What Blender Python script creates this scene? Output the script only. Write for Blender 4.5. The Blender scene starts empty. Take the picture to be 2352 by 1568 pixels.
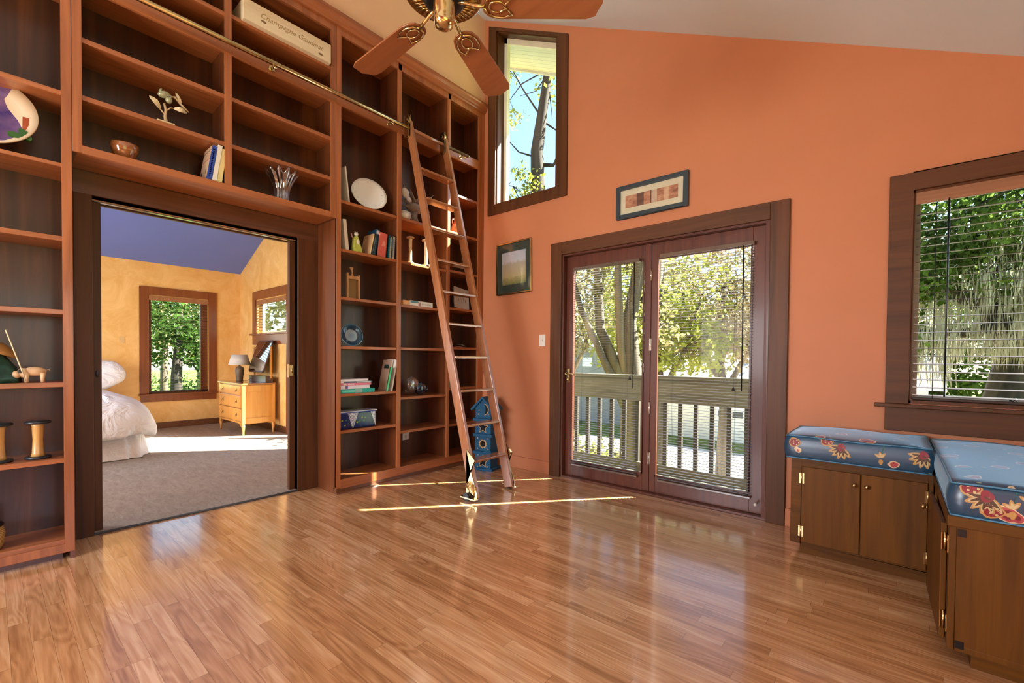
import bpy, bmesh, math, random
import numpy as np
from mathutils import Vector, Matrix, Euler
R = math.radians
sc = bpy.context.scene
COL = sc.collection
random.seed(7)
rng = np.random.default_rng(7)

# ------------------------------------------------------------------ camera
cam = bpy.data.cameras.new('camera'); co = bpy.data.objects.new('camera', cam); COL.objects.link(co)
CP = Vector((3.44167, -3.53969, 1.13))
cr, cu, cf = Vector((.76072523, .64901241, .00894497)), Vector((-.01817408, .00752258, .99980654)), Vector((-.64881957, .76074062, -.01751783))
M = Matrix((cr, cu, -cf)).transposed().to_4x4(); M.translation = CP
co.matrix_world = M
cam.sensor_width = 36; cam.lens = 1027.794 / 2352 * 36; cam.shift_y = 55.29 / 2352
cam.clip_start = .05; cam.clip_end = 400
sc.camera = co

# ------------------------------------------------------------------ light and exposure
sc.view_settings.view_transform = 'Standard'; sc.view_settings.look = 'None'
sc.view_settings.gamma = 1; sc.view_settings.use_curve_mapping = False
sc.view_settings.exposure = 0.1
sc.cycles.use_denoising = True
sc.cycles.max_bounces = 9; sc.cycles.diffuse_bounces = 4; sc.cycles.glossy_bounces = 4
sc.cycles.transparent_max_bounces = 12; sc.cycles.transmission_bounces = 6
sc.cycles.sample_clamp_indirect = 6.0
sc.cycles.caustics_reflective = False; sc.cycles.caustics_refractive = False

SUN_EL, SUN_AZ = R(39), R(50.5)
w = bpy.data.worlds.new('sky'); sc.world = w; w.use_nodes = True
nt = w.node_tree; nt.nodes.clear()
sky = nt.nodes.new('ShaderNodeTexSky'); sky.sky_type = 'NISHITA'; sky.sun_disc = False
sky.sun_elevation = SUN_EL; sky.sun_rotation = math.pi / 2 - SUN_AZ
sky.air_density = 1.0; sky.dust_density = .6; sky.ozone_density = 2.0
bg = nt.nodes.new('ShaderNodeBackground'); bg.inputs['Strength'].default_value = .52
ow = nt.nodes.new('ShaderNodeOutputWorld')
nt.links.new(sky.outputs[0], bg.inputs[0]); nt.links.new(bg.outputs[0], ow.inputs[0])

sun = bpy.data.lights.new('sun', 'SUN'); so = bpy.data.objects.new('sun', sun); COL.objects.link(so)
sun.energy = 55.0; sun.angle = R(.53); sun.color = (1, .93, .82)
sdir = Vector((math.cos(SUN_AZ) * math.cos(SUN_EL), math.sin(SUN_AZ) * math.cos(SUN_EL), math.sin(SUN_EL)))
so.rotation_euler = sdir.to_track_quat('Z', 'Y').to_euler(); so.location = (8, 8, 12)

def area(name, loc, aim, sx, sy, power, color):
    l = bpy.data.lights.new(name, 'AREA'); l.shape = 'RECTANGLE'; l.size = sx; l.size_y = sy; l.energy = power; l.color = color
    o = bpy.data.objects.new(name, l); COL.objects.link(o); o.location = loc
    o.rotation_euler = (Vector(loc) - Vector(aim)).to_track_quat('Z', 'Y').to_euler()
    return o
# added fill lamps at unseen, invented openings behind the camera and in the right wall
area('fill_light_front', (1.1, -6.72, 1.4), (.5, 0, 1.3), 2.0, 1.4, 182, (.97, .97, 1))
area('fill_light_right', (4.95, -3.6, 1.35), (0, -2.4, 1.8), 2.4, 1.3, 5, (.95, .97, 1))
area('fill_light_bedroom', (-2.6, -5.2, 1.6), (-2.8, -1, 1.2), 2.2, 1.6, 105, (1, .97, .93))  # added bedroom fill lamp, set at an unseen opening made for it

# ------------------------------------------------------------------ helpers: materials
def lin(h):
    h = h.lstrip('#'); v = [int(h[i:i+2], 16) / 255 for i in (0, 2, 4)]
    return tuple((c / 12.92 if c <= .04045 else ((c + .055) / 1.055) ** 2.4) for c in v) + (1,)
class NT:
    def __init__(s, name):
        s.m = bpy.data.materials.new(name); s.m.use_nodes = True; s.t = s.m.node_tree; s.t.nodes.clear()
        s.out = s.n('ShaderNodeOutputMaterial'); s.p = s.n('ShaderNodeBsdfPrincipled'); s.l(s.p.outputs[0], s.out.inputs[0])
    def n(s, ty, **kw):
        q = s.t.nodes.new(ty)
        for k, v in kw.items(): setattr(q, k, v)
        return q
    def l(s, a, b): s.t.links.new(a, b)
    def set(s, node, sock, v):
        if hasattr(v, 'is_output') or isinstance(v, bpy.types.NodeSocket): s.l(v, node.inputs[sock])
        else: node.inputs[sock].default_value = v
    def coords(s, kind='Object'): return s.n('ShaderNodeTexCoord').outputs[kind]
    def mapping(s, v, scale=(1, 1, 1), loc=(0, 0, 0), rot=(0, 0, 0)):
        q = s.n('ShaderNodeMapping'); s.l(v, q.inputs[0]); q.inputs['Scale'].default_value = scale
        q.inputs['Location'].default_value = loc; q.inputs['Rotation'].default_value = rot; return q.outputs[0]
    def noise(s, v, scale, detail=3, rough=.5, dist=0, out='Fac'):
        q = s.n('ShaderNodeTexNoise'); s.l(v, q.inputs['Vector']); q.inputs['Scale'].default_value = scale
        q.inputs['Detail'].default_value = detail; q.inputs['Roughness'].default_value = rough; q.inputs['Distortion'].default_value = dist
        return q.outputs[out]
    def ramp(s, f, stops, interp='LINEAR'):
        q = s.n('ShaderNodeValToRGB'); s.l(f, q.inputs[0]); e = q.color_ramp.elements; q.color_ramp.interpolation = interp
        while len(e) > 1: e.remove(e[-1])
        e[0].position = stops[0][0]; e[0].color = stops[0][1]
        for p, c in stops[1:]:
            x = e.new(p); x.color = c
        return q.outputs[0]
    def math(s, op, a, b=0.0, c=None):
        q = s.n('ShaderNodeMath', operation=op); s.set(q, 0, a); s.set(q, 1, b)
        if c is not None: s.set(q, 2, c)
        return q.outputs[0]
    def mix(s, f, a, b, mode='MIX'):
        q = s.n('ShaderNodeMix', data_type='RGBA', blend_type=mode)
        s.set(q, 0, f); s.set(q, 6, a); s.set(q, 7, b); return q.outputs[2]
    def sep(s, v):
        q = s.n('ShaderNodeSeparateXYZ'); s.l(v, q.inputs[0]); return q.outputs
    def comb(s, x, y, z):
        q = s.n('ShaderNodeCombineXYZ'); s.set(q, 0, x); s.set(q, 1, y); s.set(q, 2, z); return q.outputs[0]
    def bump(s, h, strength=.2, dist=.002):
        q = s.n('ShaderNodeBump'); s.l(h, q.inputs['Height']); q.inputs['Strength'].default_value = strength; q.inputs['Distance'].default_value = dist
        s.l(q.outputs[0], s.p.inputs['Normal'])
    def done(s, color=None, rough=.5, metal=0, spec=.5, coat=0, coat_rough=.1):
        if color is not None: s.set(s.p, 'Base Color', color)
        s.set(s.p, 'Roughness', rough); s.set(s.p, 'Metallic', metal); s.p.inputs['Specular IOR Level'].default_value = spec
        s.p.inputs['Coat Weight'].default_value = coat; s.p.inputs['Coat Roughness'].default_value = coat_rough
        return s.m
def plain(name, h, rough=.5, metal=0, spec=.5, var=.08, scale=8, coat=0, bump=0):
    k = NT(name); f = k.noise(k.coords(), scale, 3); c = lin(h)
    d = tuple(x * (1 - var) for x in c[:3]) + (1,); u = tuple(min(1, x * (1 + var)) for x in c[:3]) + (1,)
    if bump: k.bump(f, bump, .003)
    return k.done(k.ramp(f, [(.3, d), (.7, u)]), rough, metal, spec, coat)
def wood(name, dark, light, axis='z', rough=.35, fine=1.0, coat=.25, figure=0.0, mid=None, sp=.5):
    k = NT(name); v = k.coords()
    sc_ = {'x': (1.2, 22, 22), 'y': (22, 1.2, 22), 'z': (22, 22, 1.2)}[axis]; sc_ = tuple(a * fine for a in sc_)
    g = k.noise(k.mapping(v, sc_), 1.0, 5, .6, .6)
    big = k.noise(k.mapping(v, tuple(a * .16 for a in sc_)), 1.0, 2, .5, 1.2)
    ring = k.math('SINE', k.math('MULTIPLY', big, 34))
    f = k.math('ADD', k.math('ADD', k.math('MULTIPLY', g, .6), k.math('MULTIPLY', big, .25)), k.math('MULTIPLY', ring, .015 + figure))
    col = k.ramp(f, [(.24, lin(dark)), (.42, lin(mid) if mid else tuple(.45 * a + .55 * b for a, b in zip(lin(dark), lin(light)))), (.6, lin(light))])
    k.bump(g, .08, .001)
    return k.done(col, rough, 0, sp, coat, .12)
def glass_thin(name, tint=(.95, .98, .97, 1), refl=.08):
    k = NT(name); tr = k.n('ShaderNodeBsdfTransparent'); tr.inputs[0].default_value = tint
    gl = k.n('ShaderNodeBsdfGlossy'); gl.inputs['Roughness'].default_value = .02
    fr = k.n('ShaderNodeFresnel'); fr.inputs[0].default_value = 1.45
    mx = k.n('ShaderNodeMixShader'); k.l(k.math('MULTIPLY', fr.outputs[0], .1), mx.inputs[0]); k.l(tr.outputs[0], mx.inputs[1]); k.l(gl.outputs[0], mx.inputs[2])
    k.l(mx.outputs[0], k.out.inputs[0]); return k.m
def leafmat(name, a, b, trans=.5):
    k = NT(name); v = k.coords(); f = k.noise(v, 1.7, 4, .7); c = k.ramp(f, [(.35, lin(a)), (.65, lin(b))])
    d = k.n('ShaderNodeBsdfDiffuse'); t = k.n('ShaderNodeBsdfTranslucent'); k.l(c, d.inputs[0]); k.l(c, t.inputs[0])
    mx = k.n('ShaderNodeMixShader'); mx.inputs[0].default_value = trans; k.l(d.outputs[0], mx.inputs[1]); k.l(t.outputs[0], mx.inputs[2])
    k.l(mx.outputs[0], k.out.inputs[0]); return k.m

# ------------------------------------------------------------------ helpers: meshes
WM = {}
class MB:
    def __init__(s): s.b = bmesh.new(); s.mi = 0
    def _m(s, faces):
        for f in faces: f.material_index = s.mi
    def box(s, x0, x1, y0, y1, z0, z1, mat=None):
        vs = [s.b.verts.new((x, y, z)) for z in (z0, z1) for y in (y0, y1) for x in (x0, x1)]
        if mat is not None:
            for v in vs: v.co = mat @ v.co
        q = [(0, 2, 3, 1), (4, 5, 7, 6), (0, 1, 5, 4), (2, 6, 7, 3), (0, 4, 6, 2), (1, 3, 7, 5)]
        s._m([s.b.faces.new([vs[i] for i in f]) for f in q]); return vs
    def prism(s, pts, axis, a, b):
        """polygon in the two other axes (cyclic order kept) extruded along axis from a to b"""
        def P(p, t):
            if axis == 'x': return (t, p[0], p[1])
            if axis == 'y': return (p[0], t, p[1])
            return (p[0], p[1], t)
        A = [s.b.verts.new(P(p, a)) for p in pts]; B = [s.b.verts.new(P(p, b)) for p in pts]; n = len(pts)
        fs = [s.b.faces.new(A), s.b.faces.new(B[::-1])] + [s.b.faces.new([A[i], B[i], B[(i+1) % n], A[(i+1) % n]]) for i in range(n)]
        s._m(fs); return A + B
    def cyl(s, p0, p1, r0, r1=None, seg=16, cap=True):
        r1 = r0 if r1 is None else r1; p0 = Vector(p0); p1 = Vector(p1); d = (p1 - p0).normalized()
        u = d.orthogonal().normalized(); v = d.cross(u)
        A = []; B = []
        for i in range(seg):
            t = 2 * math.pi * i / seg; e = u * math.cos(t) + v * math.sin(t)
            A.append(s.b.verts.new(p0 + e * r0)); B.append(s.b.verts.new(p1 + e * r1))
        fs = [s.b.faces.new([A[i], A[(i+1) % seg], B[(i+1) % seg], B[i]]) for i in range(seg)]
        for f in fs: f.smooth = True
        if cap: fs += [s.b.faces.new(A[::-1]), s.b.faces.new(B)]
        s._m(fs)
    def tube(s, pts, r, seg=8, closed=False):
        pts = [Vector(p) for p in pts]; n = len(pts); rs = r if isinstance(r, (list, tuple)) else [r] * n
        rings = []; prev = None
        for i, p in enumerate(pts):
            a = pts[(i - 1) % n] if (closed or i) else p; c = pts[(i + 1) % n] if (closed or i < n - 1) else p
            d = (c - a).normalized()
            if prev is None: u = d.orthogonal().normalized()
            else:
                u = prev - d * prev.dot(d); u = u.normalized() if u.length > 1e-6 else d.orthogonal().normalized()
            prev = u; v = d.cross(u)
            rings.append([s.b.verts.new(p + (u * math.cos(2*math.pi*k/seg) + v * math.sin(2*math.pi*k/seg)) * rs[i]) for k in range(seg)])
        fs = []
        for i in range(n if closed else n - 1):
            A, B = rings[i], rings[(i + 1) % n]
            for k in range(seg):
                f = s.b.faces.new([A[k], A[(k+1) % seg], B[(k+1) % seg], B[k]]); f.smooth = True; fs.append(f)
        if not closed: fs += [s.b.faces.new(rings[0][::-1]), s.b.faces.new(rings[-1])]
        s._m(fs)
    def lathe(s, prof, c=(0, 0, 0), seg=32, mat=None, wob=None):
        rings = []
        for (r, z) in prof:
            ring = []
            for k in range(seg):
                t = 2 * math.pi * k / seg; rr = r * (1 + (wob(t, z) if wob else 0))
                v = Vector((rr * math.cos(t), rr * math.sin(t), z))
                if mat is not None: v = mat @ v
                ring.append(s.b.verts.new(v + Vector(c)))
            rings.append(ring)
        fs = []
        for A, B in zip(rings, rings[1:]):
            for k in range(seg):
                f = s.b.faces.new([A[k], A[(k+1) % seg], B[(k+1) % seg], B[k]]); f.smooth = True; fs.append(f)
        if prof[0][0] > 1e-5: fs.append(s.b.faces.new(rings[0][::-1]))
        if prof[-1][0] > 1e-5: fs.append(s.b.faces.new(rings[-1]))
        s._m(fs)
    def ball(s, c, r, mat=None, seg=16, rings=10):
        r = (r, r, r) if not isinstance(r, (tuple, list)) else r
        S = Matrix.Diagonal((*r, 1)); T = Matrix.Translation(c); X = T @ (mat.to_4x4() if mat is not None else Matrix()) @ S
        g = bmesh.ops.create_uvsphere(s.b, u_segments=seg, v_segments=rings, radius=1, matrix=X)
        fs = {f for v in g['verts'] for f in v.link_faces}
        for f in fs: f.smooth = True
        s._m(fs)
    def poly(s, pts):
        f = s.b.faces.new([s.b.verts.new(p) for p in pts]); s._m([f]); return f
    def build(s, name, mats, parent=None, bev=0, local=False, sub=0, smooth=False, loc=None):
        me = bpy.data.meshes.new(name)
        bmesh.ops.remove_doubles(s.b, verts=s.b.verts, dist=1e-6)
        bmesh.ops.recalc_face_normals(s.b, faces=s.b.faces)
        if parent is not None: W = WM[parent.name]
        else:
            W = Matrix()
            if len(s.b.verts):
                co_ = [v.co for v in s.b.verts]
                L = loc or (sum(c.x for c in co_) / len(co_), sum(c.y for c in co_) / len(co_), min(c.z for c in co_))
                W = Matrix.Translation(L)
        if not local:
            inv = W.inverted()
            for v in s.b.verts: v.co = inv @ v.co
        if smooth:
            for f in s.b.faces: f.smooth = True
        s.b.to_mesh(me); s.b.free()
        for m in (mats if isinstance(mats, (list, tuple)) else [mats]): me.materials.append(m)
        o = bpy.data.objects.new(name, me); COL.objects.link(o)
        if parent is not None: o.parent = parent
        else: o.matrix_world = W
        WM[o.name] = W
        if bev:
            q = o.modifiers.new('bevel', 'BEVEL'); q.width = bev; q.segments = 2; q.limit_method = 'ANGLE'; q.angle_limit = R(40)
        if sub:
            q = o.modifiers.new('subdivision', 'SUBSURF'); q.levels = sub; q.render_levels = sub
        return o
def tag(o, label=None, cat=None, group=None, kind=None):
    if label: o['label'] = label
    if cat: o['category'] = cat
    if group: o['group'] = group
    if kind: o['kind'] = kind
    return o
def thing(name, label, cat, loc=(0, 0, 0), rot=(0, 0, 0), group=None, kind=None):
    o = bpy.data.objects.new(name, None); COL.objects.link(o); o.empty_display_size = .05
    W = Matrix.Translation(loc) @ Euler(rot).to_matrix().to_4x4(); o.matrix_world = W; WM[o.name] = W
    return tag(o, label, cat, group, kind)
def box(name, m, b, parent=None, bev=.0, **k):
    q = MB(); q.box(*b); return q.build(name, m, parent, bev, **k)
def structure(o): return tag(o, kind='structure')

def rect_frame(q, x0, x1, z0, z1, wl, wr, wt, wb, y0, y1):
    """four boards in the xz plane"""
    q.box(x0, x0 + wl, y0, y1, z0, z1); q.box(x1 - wr, x1, y0, y1, z0, z1)
    q.box(x0 + wl, x1 - wr, y0, y1, z1 - wt, z1)
    if wb: q.box(x0 + wl, x1 - wr, y0, y1, z0, z0 + wb)

def text_mesh(q, body, size, xf, extr=.0004, shear=0, align='CENTER'):
    c = bpy.data.curves.new('text', 'FONT'); c.body = body; c.size = size; c.extrude = extr; c.shear = shear
    c.align_x = align; c.align_y = 'CENTER'; c.resolution_u = 3
    o = bpy.data.objects.new('text', c); COL.objects.link(o); bpy.context.view_layer.update()
    me = bpy.data.meshes.new_from_object(o.evaluated_get(bpy.context.evaluated_depsgraph_get()))
    vs = [q.b.verts.new(xf @ v.co) for v in me.vertices]
    for p in me.polygons:
        try: f = q.b.faces.new([vs[i] for i in p.vertices]); f.material_index = q.mi
        except ValueError: pass
    bpy.data.objects.remove(o); bpy.data.meshes.remove(me)

# ------------------------------------------------------------------ materials
M_face_z = wood('bookcase_wood_upright', '#7C421F', '#BC7241', 'z', .34)
M_face_y = wood('bookcase_wood_level', '#7C421F', '#BC7241', 'y', .34)
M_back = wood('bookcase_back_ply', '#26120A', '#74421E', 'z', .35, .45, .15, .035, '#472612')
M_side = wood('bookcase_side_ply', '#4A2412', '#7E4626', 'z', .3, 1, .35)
M_case_z = wood('dark_casing_upright', '#3C2412', '#6A4024', 'z', .45, .8, .0, sp=.3)
M_case_x = wood('dark_casing_level_x', '#3C2412', '#6A4024', 'x', .45, .8, .0, sp=.3)
M_case_y = wood('dark_casing_level_y', '#4A2A18', '#7A4C30', 'y', .3, .8, .3)
M_door = wood('patio_door_wood', '#43211A', '#6E3C2A', 'z', .38, .8, .1, sp=.35)
M_bench = wood('bench_wood', '#44280C', '#74480F', 'z', .5, 1, .0, sp=.25)
M_bench_x = wood('bench_wood_level', '#44280C', '#74480F', 'x', .5, 1, .0, sp=.25)
M_ladder = wood('ladder_oak', '#8A4E2C', '#B97A4E', 'z', .28, 1.3, .5)
M_ladder_y = wood('ladder_oak_step', '#8A4E2C', '#C08658', 'y', .2, 1.3, .6)
M_blade = wood('fan_blade_wood', '#8A5230', '#A8683E', 'x', .4, 1, .2)
M_pine = wood('pale_pine', '#D8BE92', '#F0E2BE', 'y', .5, .6, .05, .03)
M_maple = wood('dresser_maple', '#B87A36', '#E0A258', 'z', .3, .8, .3)
M_brass = plain('brass', '#D6BC88', .18, 1, .5, .15)
M_brass_old = plain('antique_brass', '#BCA474', .25, 1, .5, .2)
M_chrome = plain('nickel', '#C8C4BC', .2, 1)
M_black = plain('black_enamel', '#14161A', .3)
M_wall_o = plain('orange_wall_paint', '#C6805A', .55, 0, .35, .03, 3)
M_wall_c = plain('cream_wall_paint', '#F0C49A', .6, 0, .3, .03, 3)
M_ceil = plain('white_ceiling_paint', '#DDEEFA', .7, 0, .3, .02, 2)
M_white = plain('white_plastic', '#E8E4DC', .4)
M_cream = plain('cream_exterior_trim', '#ECE8CC', .5)
M_glass = glass_thin('window_glass')
M_slat = plain('brown_blind_slat', '#34343A', .3, 0, .7, .1)
M_slat_rail = plain('brown_blind_rail', '#6B5C52', .16, 0, .7, .1)
M_slat_w = wood('wood_blind_slat', '#24160F', '#3C281E', 'x', .35, 1, .1)
M_valance = wood('wood_valance', '#8A5A3C', '#A87450', 'x', .4, 1, .1)
M_cord = plain('dark_cord', '#1E1A18', .6)
def flat(name, h, **k): return plain(name, h, k.pop('rough', .5), **k)
M_paper = flat('book_paper', '#F0E6CC', rough=.8)

# hardwood floor: strips along x
def floor_mat():
    k = NT('oak_strip_floor'); v = k.coords(); x, y, z = k.sep(v)
    W_ = .057
    r = k.math('DIVIDE', y, W_); row = k.math('FLOOR', r); fr = k.math('FRACT', r)
    wn = k.n('ShaderNodeTexWhiteNoise', noise_dimensions='1D'); k.l(row, wn.inputs['W'])
    L = k.math('ADD', .55, k.math('MULTIPLY', wn.outputs[0], .5))
    xs = k.math('DIVIDE', k.math('ADD', x, k.math('MULTIPLY', wn.outputs[0], 37.3)), L)
    pl = k.math('FLOOR', xs); fx = k.math('FRACT', xs)
    w2 = k.n('ShaderNodeTexWhiteNoise', noise_dimensions='2D'); k.l(k.comb(row, pl, 0), w2.inputs[0])
    tone = w2.outputs[0]
    gv = k.comb(k.math('ADD', x, k.math('MULTIPLY', tone, 91)), k.math('MULTIPLY', y, 1), k.math('MULTIPLY', tone, 13))
    g = k.noise(k.mapping(gv, (2.2, 45, 1)), 1, 5, .6, .5)
    big = k.noise(k.mapping(gv, (.9, 9, 1)), 1, 2, .5, .5)
    ring = k.math('SINE', k.math('MULTIPLY', big, 75))
    rw = k.math('MULTIPLY', k.noise(k.mapping(gv, (.7, 6, 1)), 1, 1), .1)
    f = k.math('ADD', k.math('MULTIPLY', g, .55), k.math('MULTIPLY', ring, rw))
    f = k.math('ADD', f, k.math('MULTIPLY', k.math('SUBTRACT', tone, .5), .2))
    col = k.ramp(f, [(.04, lin('#9C683F')), (.26, lin('#D09A68')), (.48, lin('#F0C496'))])
    e1 = k.math('LESS_THAN', fr, .022); e2 = k.math('LESS_THAN', k.math('MULTIPLY', fx, L), .0016)
    edge = k.math('MAXIMUM', e1, e2)
    col = k.mix(k.math('MULTIPLY', edge, .55), col, lin('#3A1E0E'))
    k.bump(k.math('SUBTRACT', k.noise(v, 3, 2), k.math('MULTIPLY', edge, .6)), .12, .0015)
    rg = k.math('ADD', .16, k.math('MULTIPLY', k.noise(v, 6, 3), .1))
    return k.done(col, rg, 0, 1.0, 1.0, .1)
M_floor = floor_mat()
def carpet_mat():
    k = NT('beige_carpet'); v = k.coords(); a = k.noise(k.mapping(v, (1, 1, 1)), 260, 2, .8); b = k.noise(k.mapping(v, (5, 14, 5)), 2, 4, .6, 1)
    f = k.math('ADD', k.math('MULTIPLY', a, .6), k.math('MULTIPLY', b, .4)); k.bump(f, .6, .006)
    return k.done(k.ramp(f, [(.3, lin('#7E7068')), (.5, lin('#A89A8E')), (.7, lin('#C2B6AA'))]), .95, 0, .1)
M_carpet = carpet_mat()
def mottled(name, a, b):
    k = NT(name); v = k.coords(); f = k.noise(v, 2.4, 6, .7, 1.0)
    return k.done(k.ramp(f, [(.3, lin(a)), (.65, lin(b))]), .6, 0, .3)
M_wall_y = mottled('yellow_glazed_plaster', '#DDA456', '#F2C684')
M_ceil_p = plain('purple_ceiling_paint', '#6A7AC4', .6, 0, .3, .03, 2)
def grass_mat():
    k = NT('lawn'); v = k.coords(); f = k.noise(v, .25, 5, .7); g = k.noise(v, 5, 4)
    return k.done(k.ramp(k.math('ADD', k.math('MULTIPLY', f, .7), k.math('MULTIPLY', g, .3)), [(.4, lin('#3E4A22')), (.52, lin('#6E7E38')), (.62, lin('#8A8458'))]), .9, 0, .1)
M_grass = grass_mat()
M_drive = plain('concrete_drive', '#C8C0B4', .9, 0, .2, .08, 1.5)

# ------------------------------------------------------------------ room shell
CE = lambda x: 4.79 - .523 * x
WY = .15
q = MB()
q.prism([(-.46, 0), (.18, 0), (.18, CE(.18) + .1), (-.46, CE(-.46) + .1)], 'y', 0, WY)
q.prism([(.18, 0), (.96, 0), (.96, 2.76), (.18, 2.76)], 'y', 0, WY)
tp = lambda x: 4.681 - .523 * x
q.prism([(.18, tp(.18)), (.96, tp(.96)), (.96, CE(.96) + .1), (.18, CE(.18) + .1)], 'y', 0, WY)
q.prism([(.96, 0), (1.03, 0), (1.03, CE(1.03) + .1), (.96, CE(.96) + .1)], 'y', 0, WY)
q.prism([(1.03, 2.11), (2.78, 2.11), (2.78, CE(2.78) + .1), (1.03, CE(1.03) + .1)], 'y', 0, WY)
q.prism([(2.78, 0), (3.51, 0), (3.51, CE(3.51) + .1), (2.78, CE(2.78) + .1)], 'y', 0, WY)
q.box(3.51, 4.5, 0, WY, 0, .88)
q.prism([(3.51, 2.13), (4.5, 2.13), (4.5, CE(4.5) + .1), (3.51, CE(3.51) + .1)], 'y', 0, WY)
q.prism([(4.5, 0), (4.95, 0), (4.95, CE(4.95) + .1), (4.5, CE(4.5) + .1)], 'y', 0, WY)
wb = structure(q.build('wall_back', [M_wall_o, plain('grey_exterior_siding', '#7C7C72', .8, 0, .2, .05, 4)]))
for p in wb.data.polygons:      # outer face of the wall
    if abs(p.normal.y) > .9 and wb.matrix_world.translation.y + p.center.y > WY - .01: p.material_index = 1
q = MB(); q.box(-.33, 4.95, -6.6, 0, -.06, 0); q.box(1.03, 2.78, 0, WY, -.06, .0); structure(q.build('floor', M_floor))
q = MB(); q.prism([(-.46, CE(-.46)), (4.95, CE(4.95)), (4.95, CE(4.95) + .12), (-.46, CE(-.46) + .12)], 'y', -6.6, 0)
structure(q.build('ceiling', M_ceil))
# cream wall above the bookcases, and the plaster behind them with the pocket door opening
q = MB(); q.box(-.33, 0.0, -6.6, 0, 3.86, CE(0)+.1)
structure(q.build('wall_left', M_wall_c))
q = MB(); q.box(-.46, -.34, -6.6, -3.115, 0, 4.9); q.box(-.46, -.34, -1.865, 0, 0, 4.9); q.box(-.46, -.34, -3.115, -1.865, 2.09, 4.9)
structure(q.build('wall_left', M_wall_c))
q = MB(); q.box(4.95, 5.05, -6.6, -4.8, 0, 2.4); q.box(4.95, 5.05, -2.4, .15, 0, 2.4); q.box(4.95, 5.05, -4.8, -2.4, 0, .7); q.box(4.95, 5.05, -4.8, -2.4, 2.0, 2.4)
structure(q.build('wall_right', M_wall_o))
q = MB(); q.box(-.46, .1, -6.7, -6.6, 0, 4.8); q.box(2.3, 4.95, -6.7, -6.6, 0, 2.7); q.box(.1, 2.3, -6.7, -6.6, 0, .75)
q.prism([(.1, 2.3), (4.1, 2.3), (4.1, CE(4.1)), (.1, CE(.1))], 'y', -6.7, -6.6)
structure(q.build('wall_front', M_wall_o))
q = MB(); q.box(.0, .93, -.016, 0, 0, .12); q.box(2.895, 3.1, -.016, 0, 0, .12); structure(q.build('baseboard_back', M_wall_o, bev=.003))

# ---- window_1: tall window with a raked head
t = tag(thing('window_1', None, None, (.57, 0, 2.7)), kind='structure')
q = MB()
ot = lambda x: 4.712 - .523 * x
q.prism([(.075, 2.655), (.18, 2.76), (.18, tp(.18)), (.075, ot(.075))], 'y', -.022, 0)
q.prism([(.96, 2.76), (1.085, 2.655), (1.085, ot(1.085)), (.96, tp(.96))], 'y', -.022, 0)
q.prism([(.075, 2.655), (1.085, 2.655), (.96, 2.76), (.18, 2.76)], 'y', -.022, 0)
q.prism([(.18, tp(.18)), (.96, tp(.96)), (1.085, ot(1.085)), (.075, ot(.075))], 'y', -.022, 0)
q.build('window_frame', M_case_z, t, .003)
q = MB(); q.box(.18, .192, 0, .1, 2.76, tp(.18)); q.box(.948, .96, 0, .1, 2.76, tp(.96)); q.box(.18, .96, 0, .1, 2.76, 2.772)
q.prism([(.18, tp(.18) - .012), (.96, tp(.96) - .012), (.96, tp(.96)), (.18, tp(.18))], 'y', 0, .1)
q.build('window_jamb', M_case_z, t)
q = MB(); e = .05
q.box(.18, .18 + e, .1, .15, 2.76, tp(.2)); q.box(.96 - .02, .96, .1, .15, 2.76, tp(.96)); q.box(.18, .96, .1, .15, 2.76, 2.785)
q.prism([(.18, tp(.18) - .07), (.96, tp(.96) - .07), (.96, tp(.96)), (.18, tp(.18))], 'y', .1, .15)
q.build('sash', M_cream, t)
q = MB(); q.prism([(.2, 2.78), (.95, 2.78), (.95, tp(.95) - .04), (.2, tp(.2) - .04)], 'y', .122, .126); q.build('glass', M_glass, t)

# ---- window_2: window over the bench
t = tag(thing('window_2', None, None, (4.0, 0, .86)), kind='structure')
q = MB(); rect_frame(q, 3.405, 4.62, .878, 2.232, .106, .106, .103, 0, -.024, 0); q.build('window_frame', M_case_x, t, .003)
q = MB(); q.box(3.355, 4.66, -.055, 0, .856, .878); q.build('window_sill', M_case_x, t, .004)
box('window_apron', M_case_x, (3.405, 4.62, -.02, 0, .715, .856), t, .003)
q = MB(); q.box(3.51, 3.522, 0, .1, .88, 2.13); q.box(4.488, 4.5, 0, .1, .88, 2.13); q.box(3.51, 4.5, 0, .1, 2.118, 2.13); q.box(3.51, 4.5, 0, .1, .88, .9); q.build('window_jamb', M_case_z, t)
q = MB(); rect_frame(q, 3.522, 4.488, .9, 2.118, .028, .028, .03, .03, .1, .14); q.build('sash', plain('grey_vinyl_sash', '#A8B4B4', .4), t)
q = MB(); q.box(3.55, 4.46, .118, .122, .93, 2.09); q.build('glass', M_glass, t)
q = MB(); q.cyl((3.93, .085, .9), (3.93, .06, .915), .011); q.tube([(3.93, .06, .915), (3.945, .04, .93), (3.95, .03, .9)], .005); q.build('crank_handle', M_chrome, t)

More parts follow.
